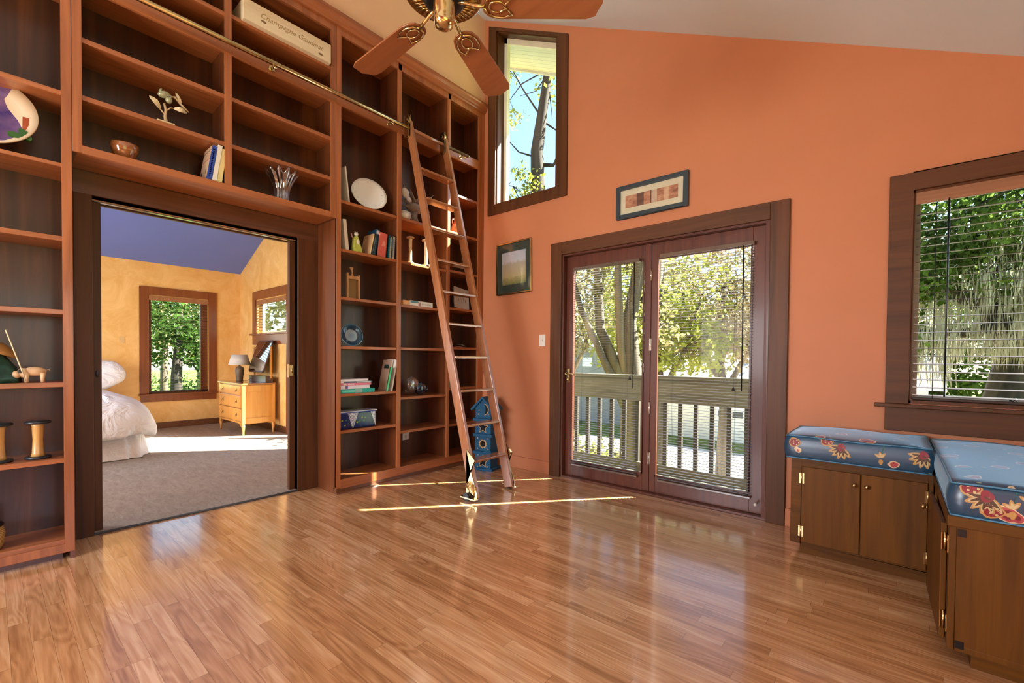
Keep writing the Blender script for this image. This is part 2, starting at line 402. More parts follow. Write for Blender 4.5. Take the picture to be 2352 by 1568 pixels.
# ---- door_1: patio doors
t = tag(thing('door_1', None, None, (1.9, 0, 0)), kind='structure')
q = MB(); q.box(.92, 1.04, -.024, 0, 0, 2.222); q.box(2.775, 2.893, -.024, 0, 0, 2.222); q.build('door_casing', M_case_z, t, .004)
box('head_casing', M_case_x, (1.04, 2.775, -.0245, 0, 2.105, 2.2225), t, .004)
q = MB(); q.box(1.03, 1.055, 0, .13, 0, 2.11); q.box(2.745, 2.78, 0, .13, 0, 2.11); q.box(1.03, 2.78, 0, .13, 2.09, 2.11); q.box(1.03, 2.78, .0, .14, 0, .018)
q.build('door_frame', M_door, t, .002)
for i, (x0, x1, gl0, gl1) in enumerate([(1.055, 1.893, 1.125, 1.835), (1.897, 2.745, 1.945, 2.655)]):
    q = MB(); q.box(x0, gl0, .055, .1, .02, 2.088); q.box(gl1, x1, .055, .1, .02, 2.088)
    q.box(gl0, gl1, .055, .1, 1.96, 2.088); q.box(gl0, gl1, .055, .1, .02, .16)
    q.box(gl0, gl0 + .012, .045, .055, .16, 1.96); q.box(gl1 - .012, gl1, .045, .055, .16, 1.96); q.box(gl0, gl1, .045, .055, .16, .172); q.box(gl0, gl1, .045, .055, 1.948, 1.96)
    lf = q.build('door_leaf', M_door, t, .002)
    q = MB(); q.box(gl0, gl1, .085, .09, .16, 1.96); q.build('glass', M_glass, lf)
    if i == 0:
        q = MB(); q.box(1.072, 1.104, .046, .055, .9, 1.03); q.cyl((1.088, .055, .985), (1.088, .005, .985), .012)
        q.tube([(1.088, .012, .985), (1.11, .01, .99), (1.15, .012, .985), (1.19, .016, .97)], [.009, .008, .007, .006]); q.ball((1.088, .035, .93), (.013, .014, .016))
        q.build('door_handle', M_brass_old, lf)
for z in (.3, .72, 1.25, 1.83):
    q = MB(); q.box(1.886, 1.904, .046, .055, z - .05, z + .05); q.cyl((1.895, .046, z - .05), (1.895, .046, z + .05), .005, seg=8); q.build('hinge', M_chrome, t)
q = MB(); q.cyl((2.71, .055, .1), (2.71, .0, .1), .006); q.ball((2.71, -.005, .1), .011); q.build('door_stop', M_white, t)

# ---- blinds
def blind(name, label, x0, x1, z0, z1, y, pitch, width, thick, tilt, m, mr, valance=None, wand=None, cord=None):
    t = thing(name, label, 'blind', ((x0 + x1) / 2, y, z0), group='window blinds on the back wall')
    q = MB(); n = int((z1 - z0 - .03) / pitch)
    for i in range(n):
        z = z0 + .028 + i * pitch
        A = Matrix.Translation(((x0 + x1) / 2, y, z)) @ Matrix.Rotation(tilt, 4, 'X')
        q.box(-(x1 - x0) / 2, (x1 - x0) / 2, -width / 2, width / 2, -thick / 2, thick / 2, mat=A)
    q.build('slats', m, t)
    box('bottom_rail', mr, (x0 - .003, x1 + .003, y - width / 2, y + width / 2, z0, z0 + .016), t, .003)
    box('headrail', mr, (x0 - .004, x1 + .004, y - .018, y + .018, z1, z1 + .028), t, .002)
    q = MB()
    for fx in (.16, .84) if width < .04 else (.09, .5, .91):
        for dy in (-width / 2 + .001, width / 2 - .001):
            x = x0 + (x1 - x0) * fx; q.cyl((x, y + dy, z0), (x, y + dy, z1), .0009 if width < .04 else .0012, seg=5)
    q.build('ladder_cord', M_cord, t)
    if wand: q = MB(); q.cyl((wand[0], y - width / 2 - .012, z1), (wand[0], y - width / 2 - .012, wand[1]), .0045, seg=8); q.build('tilt_wand', M_black, t)
    if cord:
        q = MB(); q.cyl((cord[0], y - width / 2 - .01, z1), (cord[0], y - width / 2 - .01, cord[1] + .02), .0015, seg=6)
        q.lathe([(.0, .03), (.005, .028), (.012, .004), (.009, 0), (0, 0)], (cord[0], y - width / 2 - .01, cord[1])); q.build('pull_cord', M_cord, t)
    if valance: box('valance', M_valance, valance, t, .003)
    return t
blind('venetian_blind', 'narrow slatted brown blind on the left leaf of the patio door', 1.152, 1.80, .125, 1.945, .03, .0215, .025, .0012, R(-1), M_slat, M_slat_rail, wand=(1.765, .88), cord=(1.735, .95))
blind('venetian_blind', 'narrow slatted brown blind on the right leaf of the patio door', 1.985, 2.668, .125, 1.955, .03, .0215, .025, .0012, R(-1), M_slat, M_slat_rail, wand=(2.605, .9), cord=(2.55, .9))
blind('venetian_blind', 'wide slatted brown wooden blind in the window above the bench', 3.53, 4.48, .902, 2.06, .045, .0462, .048, .0024, R(6), M_slat_w, M_slat_w, valance=(3.515, 4.495, .006, .02, 2.05, 2.122), wand=(3.665, .93))

# ---- door_2: pocket door opening to the bedroom
t = tag(thing('door_2', None, None, (-.33, -2.49, 0)), kind='structure')
q = MB(); q.box(-.34, -.318, -3.2, -3.115, 0, 2.24); q.box(-.34, -.318, -1.865, -1.69, 0, 2.24); q.build('door_casing', M_case_z, t, .003)
q = MB(); q.box(-.34, -.3175, -3.2, -1.69, 2.105, 2.24); q.build('head_casing', M_case_y, t)
q = MB(); q.box(-.45, -.34, -3.13, -3.115, 0, 2.1); q.box(-.45, -.34, -1.865, -1.85, 0, 2.1); q.box(-.45, -.425, -3.115, -1.865, 2.075, 2.1); q.box(-.36, -.34, -3.115, -1.865, 2.09, 2.105); q.build('door_jamb', M_case_z, t)
q = MB(); q.box(-.415, -.375, -3.115, -1.865, 2.082, 2.1); q.build('door_track', M_chrome, t)
for s, y0, y1 in ((1, -3.115, -3.07), (-1, -1.912, -1.865)):
    pd = box('pocket_door', M_case_z, (-.415, -.375, y0, y1, .012, 2.08), t, .002)
    ye = y1 if s > 0 else y0
    q = MB()
    if s < 0: q.box(-.412, -.378, ye - .003, ye + .001, .95, 1.06); q.box(-.375, -.373, ye, ye + .04, .96, 1.05)
    q.ball((-.375, ye - s * .02, 1.005), (.004, .01, .025)); q.build('latch', M_brass if s < 0 else M_black, pd)

# ------------------------------------------------------------------ bookcases
D = -.31
def shelf(y0, y1, z, parent, th=.03, x1=-.012, m=M_face_y):
    return box('shelf', m, (D + .006, x1, y0, y1, z - th, z), parent, .0015)
TOP = 3.78
def crown(y0, y1, parent):
    q = MB(); q.prism([(-.02, 3.775), (.018, 3.775), (.022, 3.79), (.034, 3.797), (.038, 3.815), (.056, 3.828), (.06, 3.84), (.06, 3.858), (-.02, 3.858)][::-1], 'y', y0, y1)
    return q.build('crown_moulding', M_face_y, parent)
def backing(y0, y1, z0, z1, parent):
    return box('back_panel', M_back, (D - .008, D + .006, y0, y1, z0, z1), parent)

# left unit
t = thing('bookcase', 'tall reddish wooden bookcase at the left edge, left of the doorway', 'bookcase', (-.15, -3.75, 0), group='built in bookcases')
YL0, YL1 = -4.35, -3.2305
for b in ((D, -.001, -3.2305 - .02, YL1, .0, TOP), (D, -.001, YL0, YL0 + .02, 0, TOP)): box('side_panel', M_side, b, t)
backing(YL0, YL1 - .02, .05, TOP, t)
q = MB()
q.box(-.02, .0, -3.271, -3.2315, .04, TOP); q.box(-.02, 0, YL0, YL0 + .045, .04, TOP); q.box(-.02, 0, YL0 + .045, -3.271, .04, .085); q.box(-.02, 0, YL0 + .045, -3.271, 3.16, 3.215); q.box(-.02, 0, YL0 + .045, -3.271, 3.72, TOP)
q.build('face_frame', M_face_z, t, .0015)
box('toe_kick', M_case_y, (-.07, -.045, YL0, -3.275, 0, .045), t)
for z in (.11, .558, .974, 1.37, 1.768, 2.163, 2.553, 3.2, 3.77): shelf(YL0 + .02, -3.2505, z, t, .02 if z == 2.163 else .026)
crown(YL0, YL1, t)

# unit over the doorway
t = thing('bookcase', 'wide upper bookcase section bridging over the bedroom doorway', 'bookcase', (-.15, -2.467, 2.24), group='built in bookcases')
YM0, YM1 = -3.2295, -1.7045
for b in ((D, -.001, YM0, YM0 + .02, 2.24, TOP), (D, -.001, YM1 - .02, YM1, 2.24, TOP)): box('side_panel', M_side, b, t)
box('divider', M_side, (D, -.001, -2.482, -2.462, 2.27, TOP), t)
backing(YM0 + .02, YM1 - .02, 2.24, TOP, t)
q = MB(); q.box(-.02, 0, YM0, -3.189, 2.242, TOP); q.box(-.02, 0, -1.748, YM1, 2.242, TOP); q.box(-.02, 0.0, -2.493, -2.452, 2.284, TOP)
q.box(-.02, .0, -3.189, -1.748, 3.72, TOP); q.build('face_frame', M_face_z, t, .0015)
q = MB(); q.box(-.02, .002, -3.189, -1.748, 2.24, 2.2845); q.build('ledge', M_face_y, t, .002)
q = MB(); q.box(-.02, .003, YM0, YM1, 3.155, 3.245); q.build('rail_beam', M_face_y, t, .002)
box('soffit_board', M_face_y, (D, -.02, YM0, YM1, 2.242, 2.256), t)
for (a, b) in ((YM0 + .02, -2.482), (-2.462, YM1 - .02)):
    for z in (2.282, 2.566, 2.883, 3.24, 3.44 if a > -3 else 3.43, 3.77): shelf(a, b, z, t, .028)
crown(YM0, YM1, t)

# right unit, three bays
t = thing('bookcase', 'tall reddish bookcase with three bays between doorway and corner', 'bookcase', (-.15, -.85, 0), group='built in bookcases')
YR0 = -1.7035
q = MB(); q.box(D, -.001, YR0, YR0 + .02, .05, TOP); q.box(D, -.05, YR0 + .002, YR0 + .02, 0, .06); q.build('side_panel', M_side, t, .001); box('side_panel', M_side, (D, -.001, -.022, -.002, 0, TOP), t)
for b in ((D, -.001, -1.106, -1.086, .08, TOP), (D, -.001, -.514, -.494, .08, TOP)): box('divider', M_side, b, t)
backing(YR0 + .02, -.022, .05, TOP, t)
q = MB(); q.box(-.02, 0, YR0, -1.663, .045, TOP); q.box(-.02, 0, -1.116, -1.077, .11, TOP); q.box(-.02, 0, -.521, -.487, .11, TOP); q.box(-.02, 0, -.086, -.001, .045, TOP)
q.box(-.02, 0, -1.663, -.086, 3.72, TOP); q.build('face_frame', M_face_z, t, .0015)
q = MB(); q.box(-.02, .001, -1.663, -.086, .04, .115); q.build('bottom_rail', M_face_y, t, .0015)
q = MB(); q.box(-.02, .003, YR0, -.086, 3.155, 3.245); q.build('rail_beam', M_face_y, t, .002)
q = MB(); q.box(-.06, -.002, YR0 + .004, -.002, 0, .042); q.prism([(-.002, 0), (.014, 0), (.011, .009), (-.002, .016)], 'y', YR0 + .004, -.002); q.build('toe_kick', M_case_y, t)
bays = [(YR0 + .02, -1.106, (2.408, 2.012, 1.618, 1.2135, .819, .514)), (-1.086, -.514, (2.41, 2.012, 1.612, 1.216, .756, .444)), (-.494, -.022, (2.81, 2.415, 2.022, 1.638, 1.235, .815, .442))]
for a, b, zs in bays:
    for z in zs + (.112, 3.24, 3.77): shelf(a, b, z, t, .024)
crown(YR0, -.002, t)
# brass rail for the ladder
t = thing('ladder_rail', 'long brass pipe rail running across the bookcases', 'rail', (.07, -2.3, 3.19))
q = MB(); q.cyl((.07, -4.3, 3.195), (.07, -.315, 3.195), .0165, seg=20); q.ball((.07, -.315, 3.195), .0165); q.build('pipe', M_brass_old, t)
for y in (-3.95, -3.08, -2.2, -1.22, -.36):
    q = MB(); q.cyl((.003, y, 3.188), (.07, y, 3.188), .008, seg=12); q.cyl((.003, y, 3.188), (.009, y, 3.188), .02, seg=16); q.ball((.07, y, 3.168), .011); q.build('bracket', M_brass, t)

# ------------------------------------------------------------------ ladder
t = thing('library_ladder', 'oak library ladder with brass rollers leaning on the brass rail', 'ladder', (.95, -.84, 0))
P0, P1 = Vector((.985, 0, .03)), Vector((.10, 0, 3.25)); dL = (P1 - P0).normalized(); nL = Vector((dL.z, 0, -dL.x))
lad = lambda z: P0 + dL * ((z - P0.z) / dL.z)
for yc in (-1.045, -.63):
    q = MB()
    A, B = P0, P1; hw = .045
    pts = [(A + nL * .004), (B + nL * .004)]
    # outline in xz: front edge, rounded head, back edge, floor cut
    f0, f1 = A, B; b0, b1 = A - nL * .09, B - nL * .075
    head = [B + dL * .02 - nL * .01, B + dL * .045 - nL * .03, B + dL * .045 - nL * .05, B + dL * .02 - nL * .07]
    outl = [f0, f1] + head + [b1, b0]
    q.prism([(p.x, p.z) for p in outl], 'y', yc - .014, yc + .014)
    r = q.build('side_rail', M_ladder, t, .004)
    # roller head
    q = MB(); c = Vector((.07, yc - .03, 3.235))
    for dy in (0, .018): q.box(.035, .105, yc - .034 + dy, yc - .031 + dy, 3.11, 3.30)
    q.cyl((.07, yc - .036, 3.262), (.07, yc - .012, 3.262), .038, seg=24); q.cyl((.07, yc - .03, 3.118), (.07, yc - .012, 3.118), .022, seg=20)
    q.cyl((.07, yc - .04, 3.262), (.07, yc - .034, 3.262), .015); q.build('roller_bracket', M_brass_old, t, .001)
for i in range(10):
    z = .285 + .2785 * i; p = lad(z)
    q = MB(); q.box(p.x - .098, p.x + .004, -1.031, -.644, z, z + .021)
    q.build('step', M_ladder_y, t, .006)
    for yb in (-1.02, -.655):
        pass
q = MB(); q.cyl((.055, -1.03, 3.2), (.055, -.645, 3.2), .009, seg=12); q.cyl((.085, -1.03, 3.185), (.085, -.645, 3.185), .017, seg=14); q.build('top_bar', M_ladder_y, t)
for yc, s in ((-1.045, -1), (-.63, 1)):
    y = yc + s * .018
    # fan-shaped brass wheel guard hugging the rail, wheel inside
    q = MB(); c = Vector((.925, y, .0)); a0 = lad(.40) - nL * .02; out = [(a0.x, a0.z)]
    for k in range(9):
        u = k / 8; out.append((.955 - .075 * math.sin(u * 1.9) - .02 * u, .32 - .29 * u))
    out += [(.845, .022), (.985, .018), (.985, .06), (.93, .19)]
    q.prism(out, 'y', min(y, y + s * .006), max(y, y + s * .006))
    for k in range(7):
        an = R(35 + k * 17); q.tube([(.95, y + s * .009, .045), (.95 - .085 * math.cos(an - .5), y + s * .009, .045 + .105 * math.sin(an))], [.003, .006], 6)
    q.box(.84, 1.0, min(y, y + s * .05), max(y, y + s * .05), .02, .03)
    q.build('wheel_guard', M_brass, t, .001)
    q = MB(); q.cyl((.9, y + s * .012, .032), (.9, y + s * .045, .032), .032, seg=24); q.build('wheel', M_black, t, .003)

# ------------------------------------------------------------------ ceiling fan
FX, FY, FZ = 1.979, -2.285, 2.6
t = thing('ceiling_fan', 'brass ceiling fan with five brown wooden blades', 'ceiling fan', (FX, FY, FZ))
q = MB(); q.lathe([(0, -.094), (.02, -.092), (.037, -.08), (.043, -.06), (.041, -.05), (.045, -.044), (.045, .012), (.05, .02), (.05, .03)], seg=40); q.build('switch_housing', M_brass, t, local=True)
q = MB(); q.tube([(.0, -.046, -.03), (.0, -.05, -.045), (.0, -.05, -.11)], .0011, 6); q.ball((0, -.05, -.112), .003); q.build('pull_chain', M_brass_old, t, local=True)
q = MB(); q.lathe([(.05, .012), (.078, .012), (.086, .02), (.086, .045)], seg=40); q.build('flywheel', M_black, t, local=True)
q = MB(); q.lathe([(.086, .036), (.15, .048), (.158, .044), (.166, .05), (.168, .07), (.17, .16), (.11, .22), (.04, .24), (.03, .26)], seg=48)
for k in range(44):
    a = 2 * math.pi * k / 44; c_, s_ = math.cos(a), math.sin(a); q.tube([(.09 * c_, .09 * s_, .033), (.148 * c_, .148 * s_, .043)], .0028, 5)
q.build('motor_housing', M_brass, t, local=True)
q = MB(); q.cyl((0, 0, .26), (0, 0, CE(FX) - FZ - .05), .013); q.lathe([(.013, CE(FX) - FZ - .14), (.05, CE(FX) - FZ - .1), (.07, CE(FX) - FZ - .03)], seg=24); q.build('downrod', M_brass, t, local=True)
for k in range(5):
    a = R((178.5, 111, 37.5, -35, -108)[k])
    A = Matrix.Rotation(a, 4, 'Z'); T = Matrix.Translation((0, 0, -.004)) @ Matrix.Rotation(R(-9), 4, 'X')
    q = MB(); out = [(.165, -.03), (.185, -.05), (.22, -.061), (.60, -.075), (.638, -.062), (.645, -.04), (.663, 0), (.645, .04), (.638, .062), (.60, .075), (.22, .061), (.185, .05), (.165, .03), (.158, 0)]
    vs = q.prism(out, 'z', 0, .007)
    for v in vs: v.co = A @ (T @ v.co)
    q.build('fan_blade', M_blade, t, .0015, local=True)
    q = MB(); X = lambda p: A @ (T @ Vector(p))
    q.tube([A @ Vector((.06, 0, .016)), A @ Vector((.09, .0, .012)), A @ Vector((.13, 0, .0)), X((.172, 0, -.004))], .0078, 8)
    ring = lambda cx, cy, rx, ry, n=20: [X((cx + rx * math.cos(2*math.pi*i/n), cy + ry * math.sin(2*math.pi*i/n), -.005)) for i in range(n)]
    q.tube(ring(.222, 0, .034, .024), .004, 6, True)
    for s in (-1, 1):
        q.tube([X(p) for p in ((.168, 0, -.005), (.182, s*.03, -.005), (.21, s*.046, -.005), (.25, s*.05, -.005), (.285, s*.036, -.005), (.262, s*.012, -.005), (.25, 0, -.005))], .0044, 6)
    q.build('blade_iron', M_brass, t, local=True)

# ------------------------------------------------------------------ wall pieces
def frame_on_wall(name, label, x0, x1, z0, z1, fw, dep, mf, mm, ma, mx, mz, tilt=0):
    t = thing(name, label, 'picture', ((x0 + x1) / 2, 0, z0), (0, tilt, 0))
    W_, H_ = (x1 - x0) / 2, z1 - z0
    q = MB(); rect_frame(q, -W_, W_, 0, H_, fw, fw, fw, fw, -dep, -.001); q.build('picture_frame', mf, t, .003, local=True)
    q = MB(); q.box(-W_ + fw, W_ - fw, -dep * .5, -dep * .3, fw, H_ - fw); q.build('mat_board', mm, t, local=True)
    q = MB(); q.box(-W_ + fw + mx, W_ - fw - mx, -dep * .5 - .001, -dep * .5, fw + mz, H_ - fw - mz); art = q.build('print', ma, t, local=True)
    q = MB(); q.box(-W_ + fw, W_ - fw, -dep * .62 - .001, -dep * .62, fw, H_ - fw); q.build('glazing', M_glass, t, local=True)
    return t
def art1():
    k = NT('faded_facade_print'); v = k.coords(); x, y, z = k.sep(v)
    n = k.noise(k.mapping(v, (9, 1, 22)), 1, 5, .7)
    c = k.ramp(n, [(.35, lin('#8A4E3C')), (.5, lin('#C07E64')), (.65, lin('#D8A080'))])
    dk = k.math('LESS_THAN', k.math('ABSOLUTE', k.math('ADD', x, .09)), .03)
    c = k.mix(k.math('MULTIPLY', dk, .75), c, lin('#4A2626'))
    lt = k.math('LESS_THAN', k.math('ABSOLUTE', k.math('SUBTRACT', x, .03)), .022); c = k.mix(k.math('MULTIPLY', lt, .6), c, lin('#D8C4B4'))
    ln = k.math('LESS_THAN', k.math('ABSOLUTE', k.math('ADD', x, .0)), .003); c = k.mix(ln, c, lin('#5A2A20'))
    lt = k.math('LESS_THAN', k.math('ABSOLUTE', k.math('SUBTRACT', x, .13)), .018); c = k.mix(k.math('MULTIPLY', lt, .6), c, lin('#E8C0A0'))
    return k.done(c, .6)
def art2():
    k = NT('stone_house_photo'); v = k.coords(); x, y, z = k.sep(v); n = k.noise(v, 26, 5, .7)
    zz = k.math('ADD', z, k.math('MULTIPLY', k.math('SUBTRACT', n, .5), .12))
    return k.done(k.ramp(k.math('DIVIDE', zz, .5), [(.16, lin('#5A6A38')), (.3, lin('#A8986A')), (.36, lin('#C8B088')), (.62, lin('#B8A89C')), (.68, lin('#C8C4D4')), (1, lin('#B0B0C8'))]), .5)
frame_on_wall('picture', 'wide print in blue grey frame hanging above the patio door', 1.604, 2.212, 2.317, 2.593, .036, .03, plain('slate_blue_frame', '#2E3E48', .35), plain('cream_mat', '#E4D2BC', .8), art1(), .045, .05, 0)
frame_on_wall('picture', 'small upright print in thin gold frame beside the bookcase corner', .215, .685, 1.79, 2.325, .014, .025, M_brass_old, plain('olive_mat', '#3A403A', .7), art2(), .062, .085, R(-1.2))
t = thing('light_switch', 'white light switch plate left of the patio door', 'light switch', (.815, 0, 1.245))
q = MB(); q.box(.779, .851, -.007, 0, 1.245, 1.36); q.build('switch_plate', M_white, t, .002)
q = MB(); q.box(.809, .821, -.016, -.006, 1.297, 1.315); q.build('toggle', M_white, t, .001)
t = thing('wall_outlet', 'small white outlet plate at the back of the middle bay', 'outlet', (D, -.8, .29))
q = MB(); q.box(D + .006, D + .014, -.838, -.765, .292, .405); q.build('cover_plate', M_white, t, .002)
q = MB(); q.box(D + .014, D + .016, -.815, -.79, .31, .34); q.box(D + .014, D + .016, -.815, -.79, .355, .385); q.build('socket', plain('outlet_face', '#C8C0B0', .5), t)

# ------------------------------------------------------------------ benches and cushions
def knob(q, p, d):
    p = Vector(p); d = Vector(d); q.cyl(p, p + d * .012, .005, seg=10); q.ball(p + d * .018, .011, seg=12, rings=8)
t = thing('bench_cabinet', 'brown two-door bench cabinet against the back wall', 'cabinet', (3.3, -.25, 0), group='window bench cabinets')
q = MB(); q.box(3.0, 3.02, -.48, -.005, .075, .565); q.box(3.59, 3.604, -.48, -.005, .075, .565); q.box(3.02, 3.59, -.48, -.005, .075, .095); q.box(3.02, 3.59, -.48, -.005, .545, .565); q.box(3.0, 3.604, -.02, -.018, .095, .545); q.build('cabinet_body', M_bench, t)
q = MB(); q.box(2.998, 3.05, -.5, -.48, .075, .566); q.box(3.585, 3.604, -.5, -.48, .075, .566); q.box(3.05, 3.585, -.5, -.48, .52, .566); q.box(3.05, 3.585, -.5, -.48, .075, .095); q.box(3.31, 3.33, -.499, -.48, .095, .52); q.build('face_frame', M_bench_x, t, .002)
q = MB(); q.box(3.06, 3.604, -.44, -.42, 0, .078); q.box(3.04, 3.06, -.44, -.02, 0, .078); q.build('toe_kick', M_bench_x, t)
for x0, x1, kx in ((3.052, 3.3175, 3.292), (3.3225, 3.583, 3.345)):
    d = box('cabinet_door', M_bench, (x0, x1, -.512, -.499, .088, .522), t, .003)
    q = MB(); knob(q, (kx, -.512, .462), (0, -1, 0)); q.build('knob', M_brass, d)
    hx = x0 if x0 < 3.2 else x1
    for z in (.15, .455):
        q = MB(); q.box(hx - .012, hx + .012, -.515, -.512, z - .03, z + .03); q.cyl((hx, -.517, z - .032), (hx, -.517, z + .032), .004, seg=8); q.build('hinge', M_brass_old, d)
t2 = thing('bench_cabinet', 'dark brown bench cabinet nearest the camera with door ajar', 'cabinet', (3.95, -.7, 0), group='window bench cabinets')
X0, X1, Y0, Y1 = 3.608, 4.25, -1.25, -.005
q = MB(); q.box(X0, X0 + .02, -1.19, -1.17, .08, .12)
q.box(X0 + .02, X1, Y0, Y0 + .02, .075, .555); q.box(X1 - .02, X1, Y0, Y1, .075, .555); q.box(X0 + .02, X1, Y0, Y1, .075, .095); q.box(X0 + .02, X1, Y0, Y1, .535, .555); q.box(X0 + .3, X0 + .31, Y0 + .02, Y1, .095, .535)
q.build('cabinet_body', M_bench, t2, .002)
q = MB(); q.box(X0 - .006, X1 + .004, Y0 - .006, Y1, .528, .568); q.build('cabinet_top', M_bench_x, t2, .003)
q = MB(); q.box(X0, X0 + .02, Y0, Y0 + .05, .075, .528); q.box(X0, X0 + .02, -.68, -.5, .075, .528); q.box(X0, X0 + .02, Y0 + .05, -.68, .075, .1); q.build('face_frame', M_bench, t2, .002)
q = MB(); q.box(X0 + .07, X1, Y0 + .06, Y0 + .075, 0, .076); q.box(X0 + .07, X0 + .085, Y0 + .075, Y1, 0, .076); q.build('toe_kick', M_bench_x, t2)
hy = Y0 + .045
A = Matrix.Translation((X0 - .001, hy, 0)) @ Matrix.Rotation(R(1.6), 4, 'Z')
q = MB(); q.box(-.018, 0, .004, .5, .088, .523, mat=A); d = q.build('cabinet_door', M_bench, t2, .003)
q = MB(); p = A @ Vector((-.018, .47, .46)); knob(q, p, (A.to_3x3() @ Vector((-1, 0, 0)))); q.build('knob', M_brass, d)
for z in (.16, .455):
    q = MB(); q.box(X0 - .003, X0 + .02, Y0 + .012, Y0 + .042, z - .032, z + .032); q.box(X0 - .018, X0 - .015, hy - .002, hy + .012, z - .032, z + .032); q.cyl((X0 - .008, hy, z - .034), (X0 - .008, hy, z + .034), .0045, seg=8); q.build('hinge', M_brass, t2)
for z in (.1, .51):
    q = MB(); q.box(X0 + .022, X0 + .045, Y0 - .002, Y0, z - .015, z + .012); q.build('dowel_plate', M_black, t2)

def floral():
    k = NT('blue_floral_fabric'); v = k.coords(); w1 = k.noise(v, 14, 2, .5, 0, 'Color')
    vv = k.n('ShaderNodeVectorMath', operation='ADD'); k.l(v, vv.inputs[0])
    sm = k.n('ShaderNodeVectorMath', operation='SCALE'); k.l(w1, sm.inputs[0]); sm.inputs[3].default_value = .05; k.l(sm.outputs[0], vv.inputs[1])
    vo = k.n('ShaderNodeTexVoronoi', feature='F1'); vo.inputs['Scale'].default_value = 9; k.l(vv.outputs[0], vo.inputs['Vector'])
    d = vo.outputs['Distance']; rnd = k.sep(vo.outputs['Color'])[0]
    base = k.ramp(k.noise(v, 3, 3), [(.3, lin('#163A56')), (.7, lin('#235272'))])
    fl = k.ramp(d, [(0, lin('#C89A5A')), (.1, lin('#7A2030')), (.2, lin('#B04850')), (.27, lin('#E0C8A0')), (.31, lin('#163A56'))], 'CONSTANT')
    on = k.math('MULTIPLY', k.math('LESS_THAN', d, .31), k.math('GREATER_THAN', rnd, .55))
    c = k.mix(on, base, fl)
    v2 = k.n('ShaderNodeTexVoronoi', feature='F1'); v2.inputs['Scale'].default_value = 24; k.l(vv.outputs[0], v2.inputs['Vector'])
    c = k.mix(k.math('MULTIPLY', k.math('LESS_THAN', v2.outputs['Distance'], .2), k.math('GREATER_THAN', k.sep(v2.outputs['Color'])[1], .72)), c, lin('#A8B08A'))
    k.bump(k.noise(k.mapping(v, (300, 300, 300)), 1, 2), .15, .001)
    k.p.inputs['Sheen Weight'].default_value = 1.0; k.p.inputs['Sheen Roughness'].default_value = .35; k.p.inputs['Sheen Tint'].default_value = (.45, .75, 1, 1)
    return k.done(c, .34, 0, .8, .25, .3)
M_floral = floral()
M_petal = [plain('printed_tan', '#C09458', .5), plain('printed_red', '#8E2A34', .5), plain('printed_cream', '#CDB98A', .5), plain('printed_green', '#2A7A52', .5), plain('printed_brown', '#5A3A24', .5)]
M_piping = plain('blue_piping', '#4E86A8', .4)

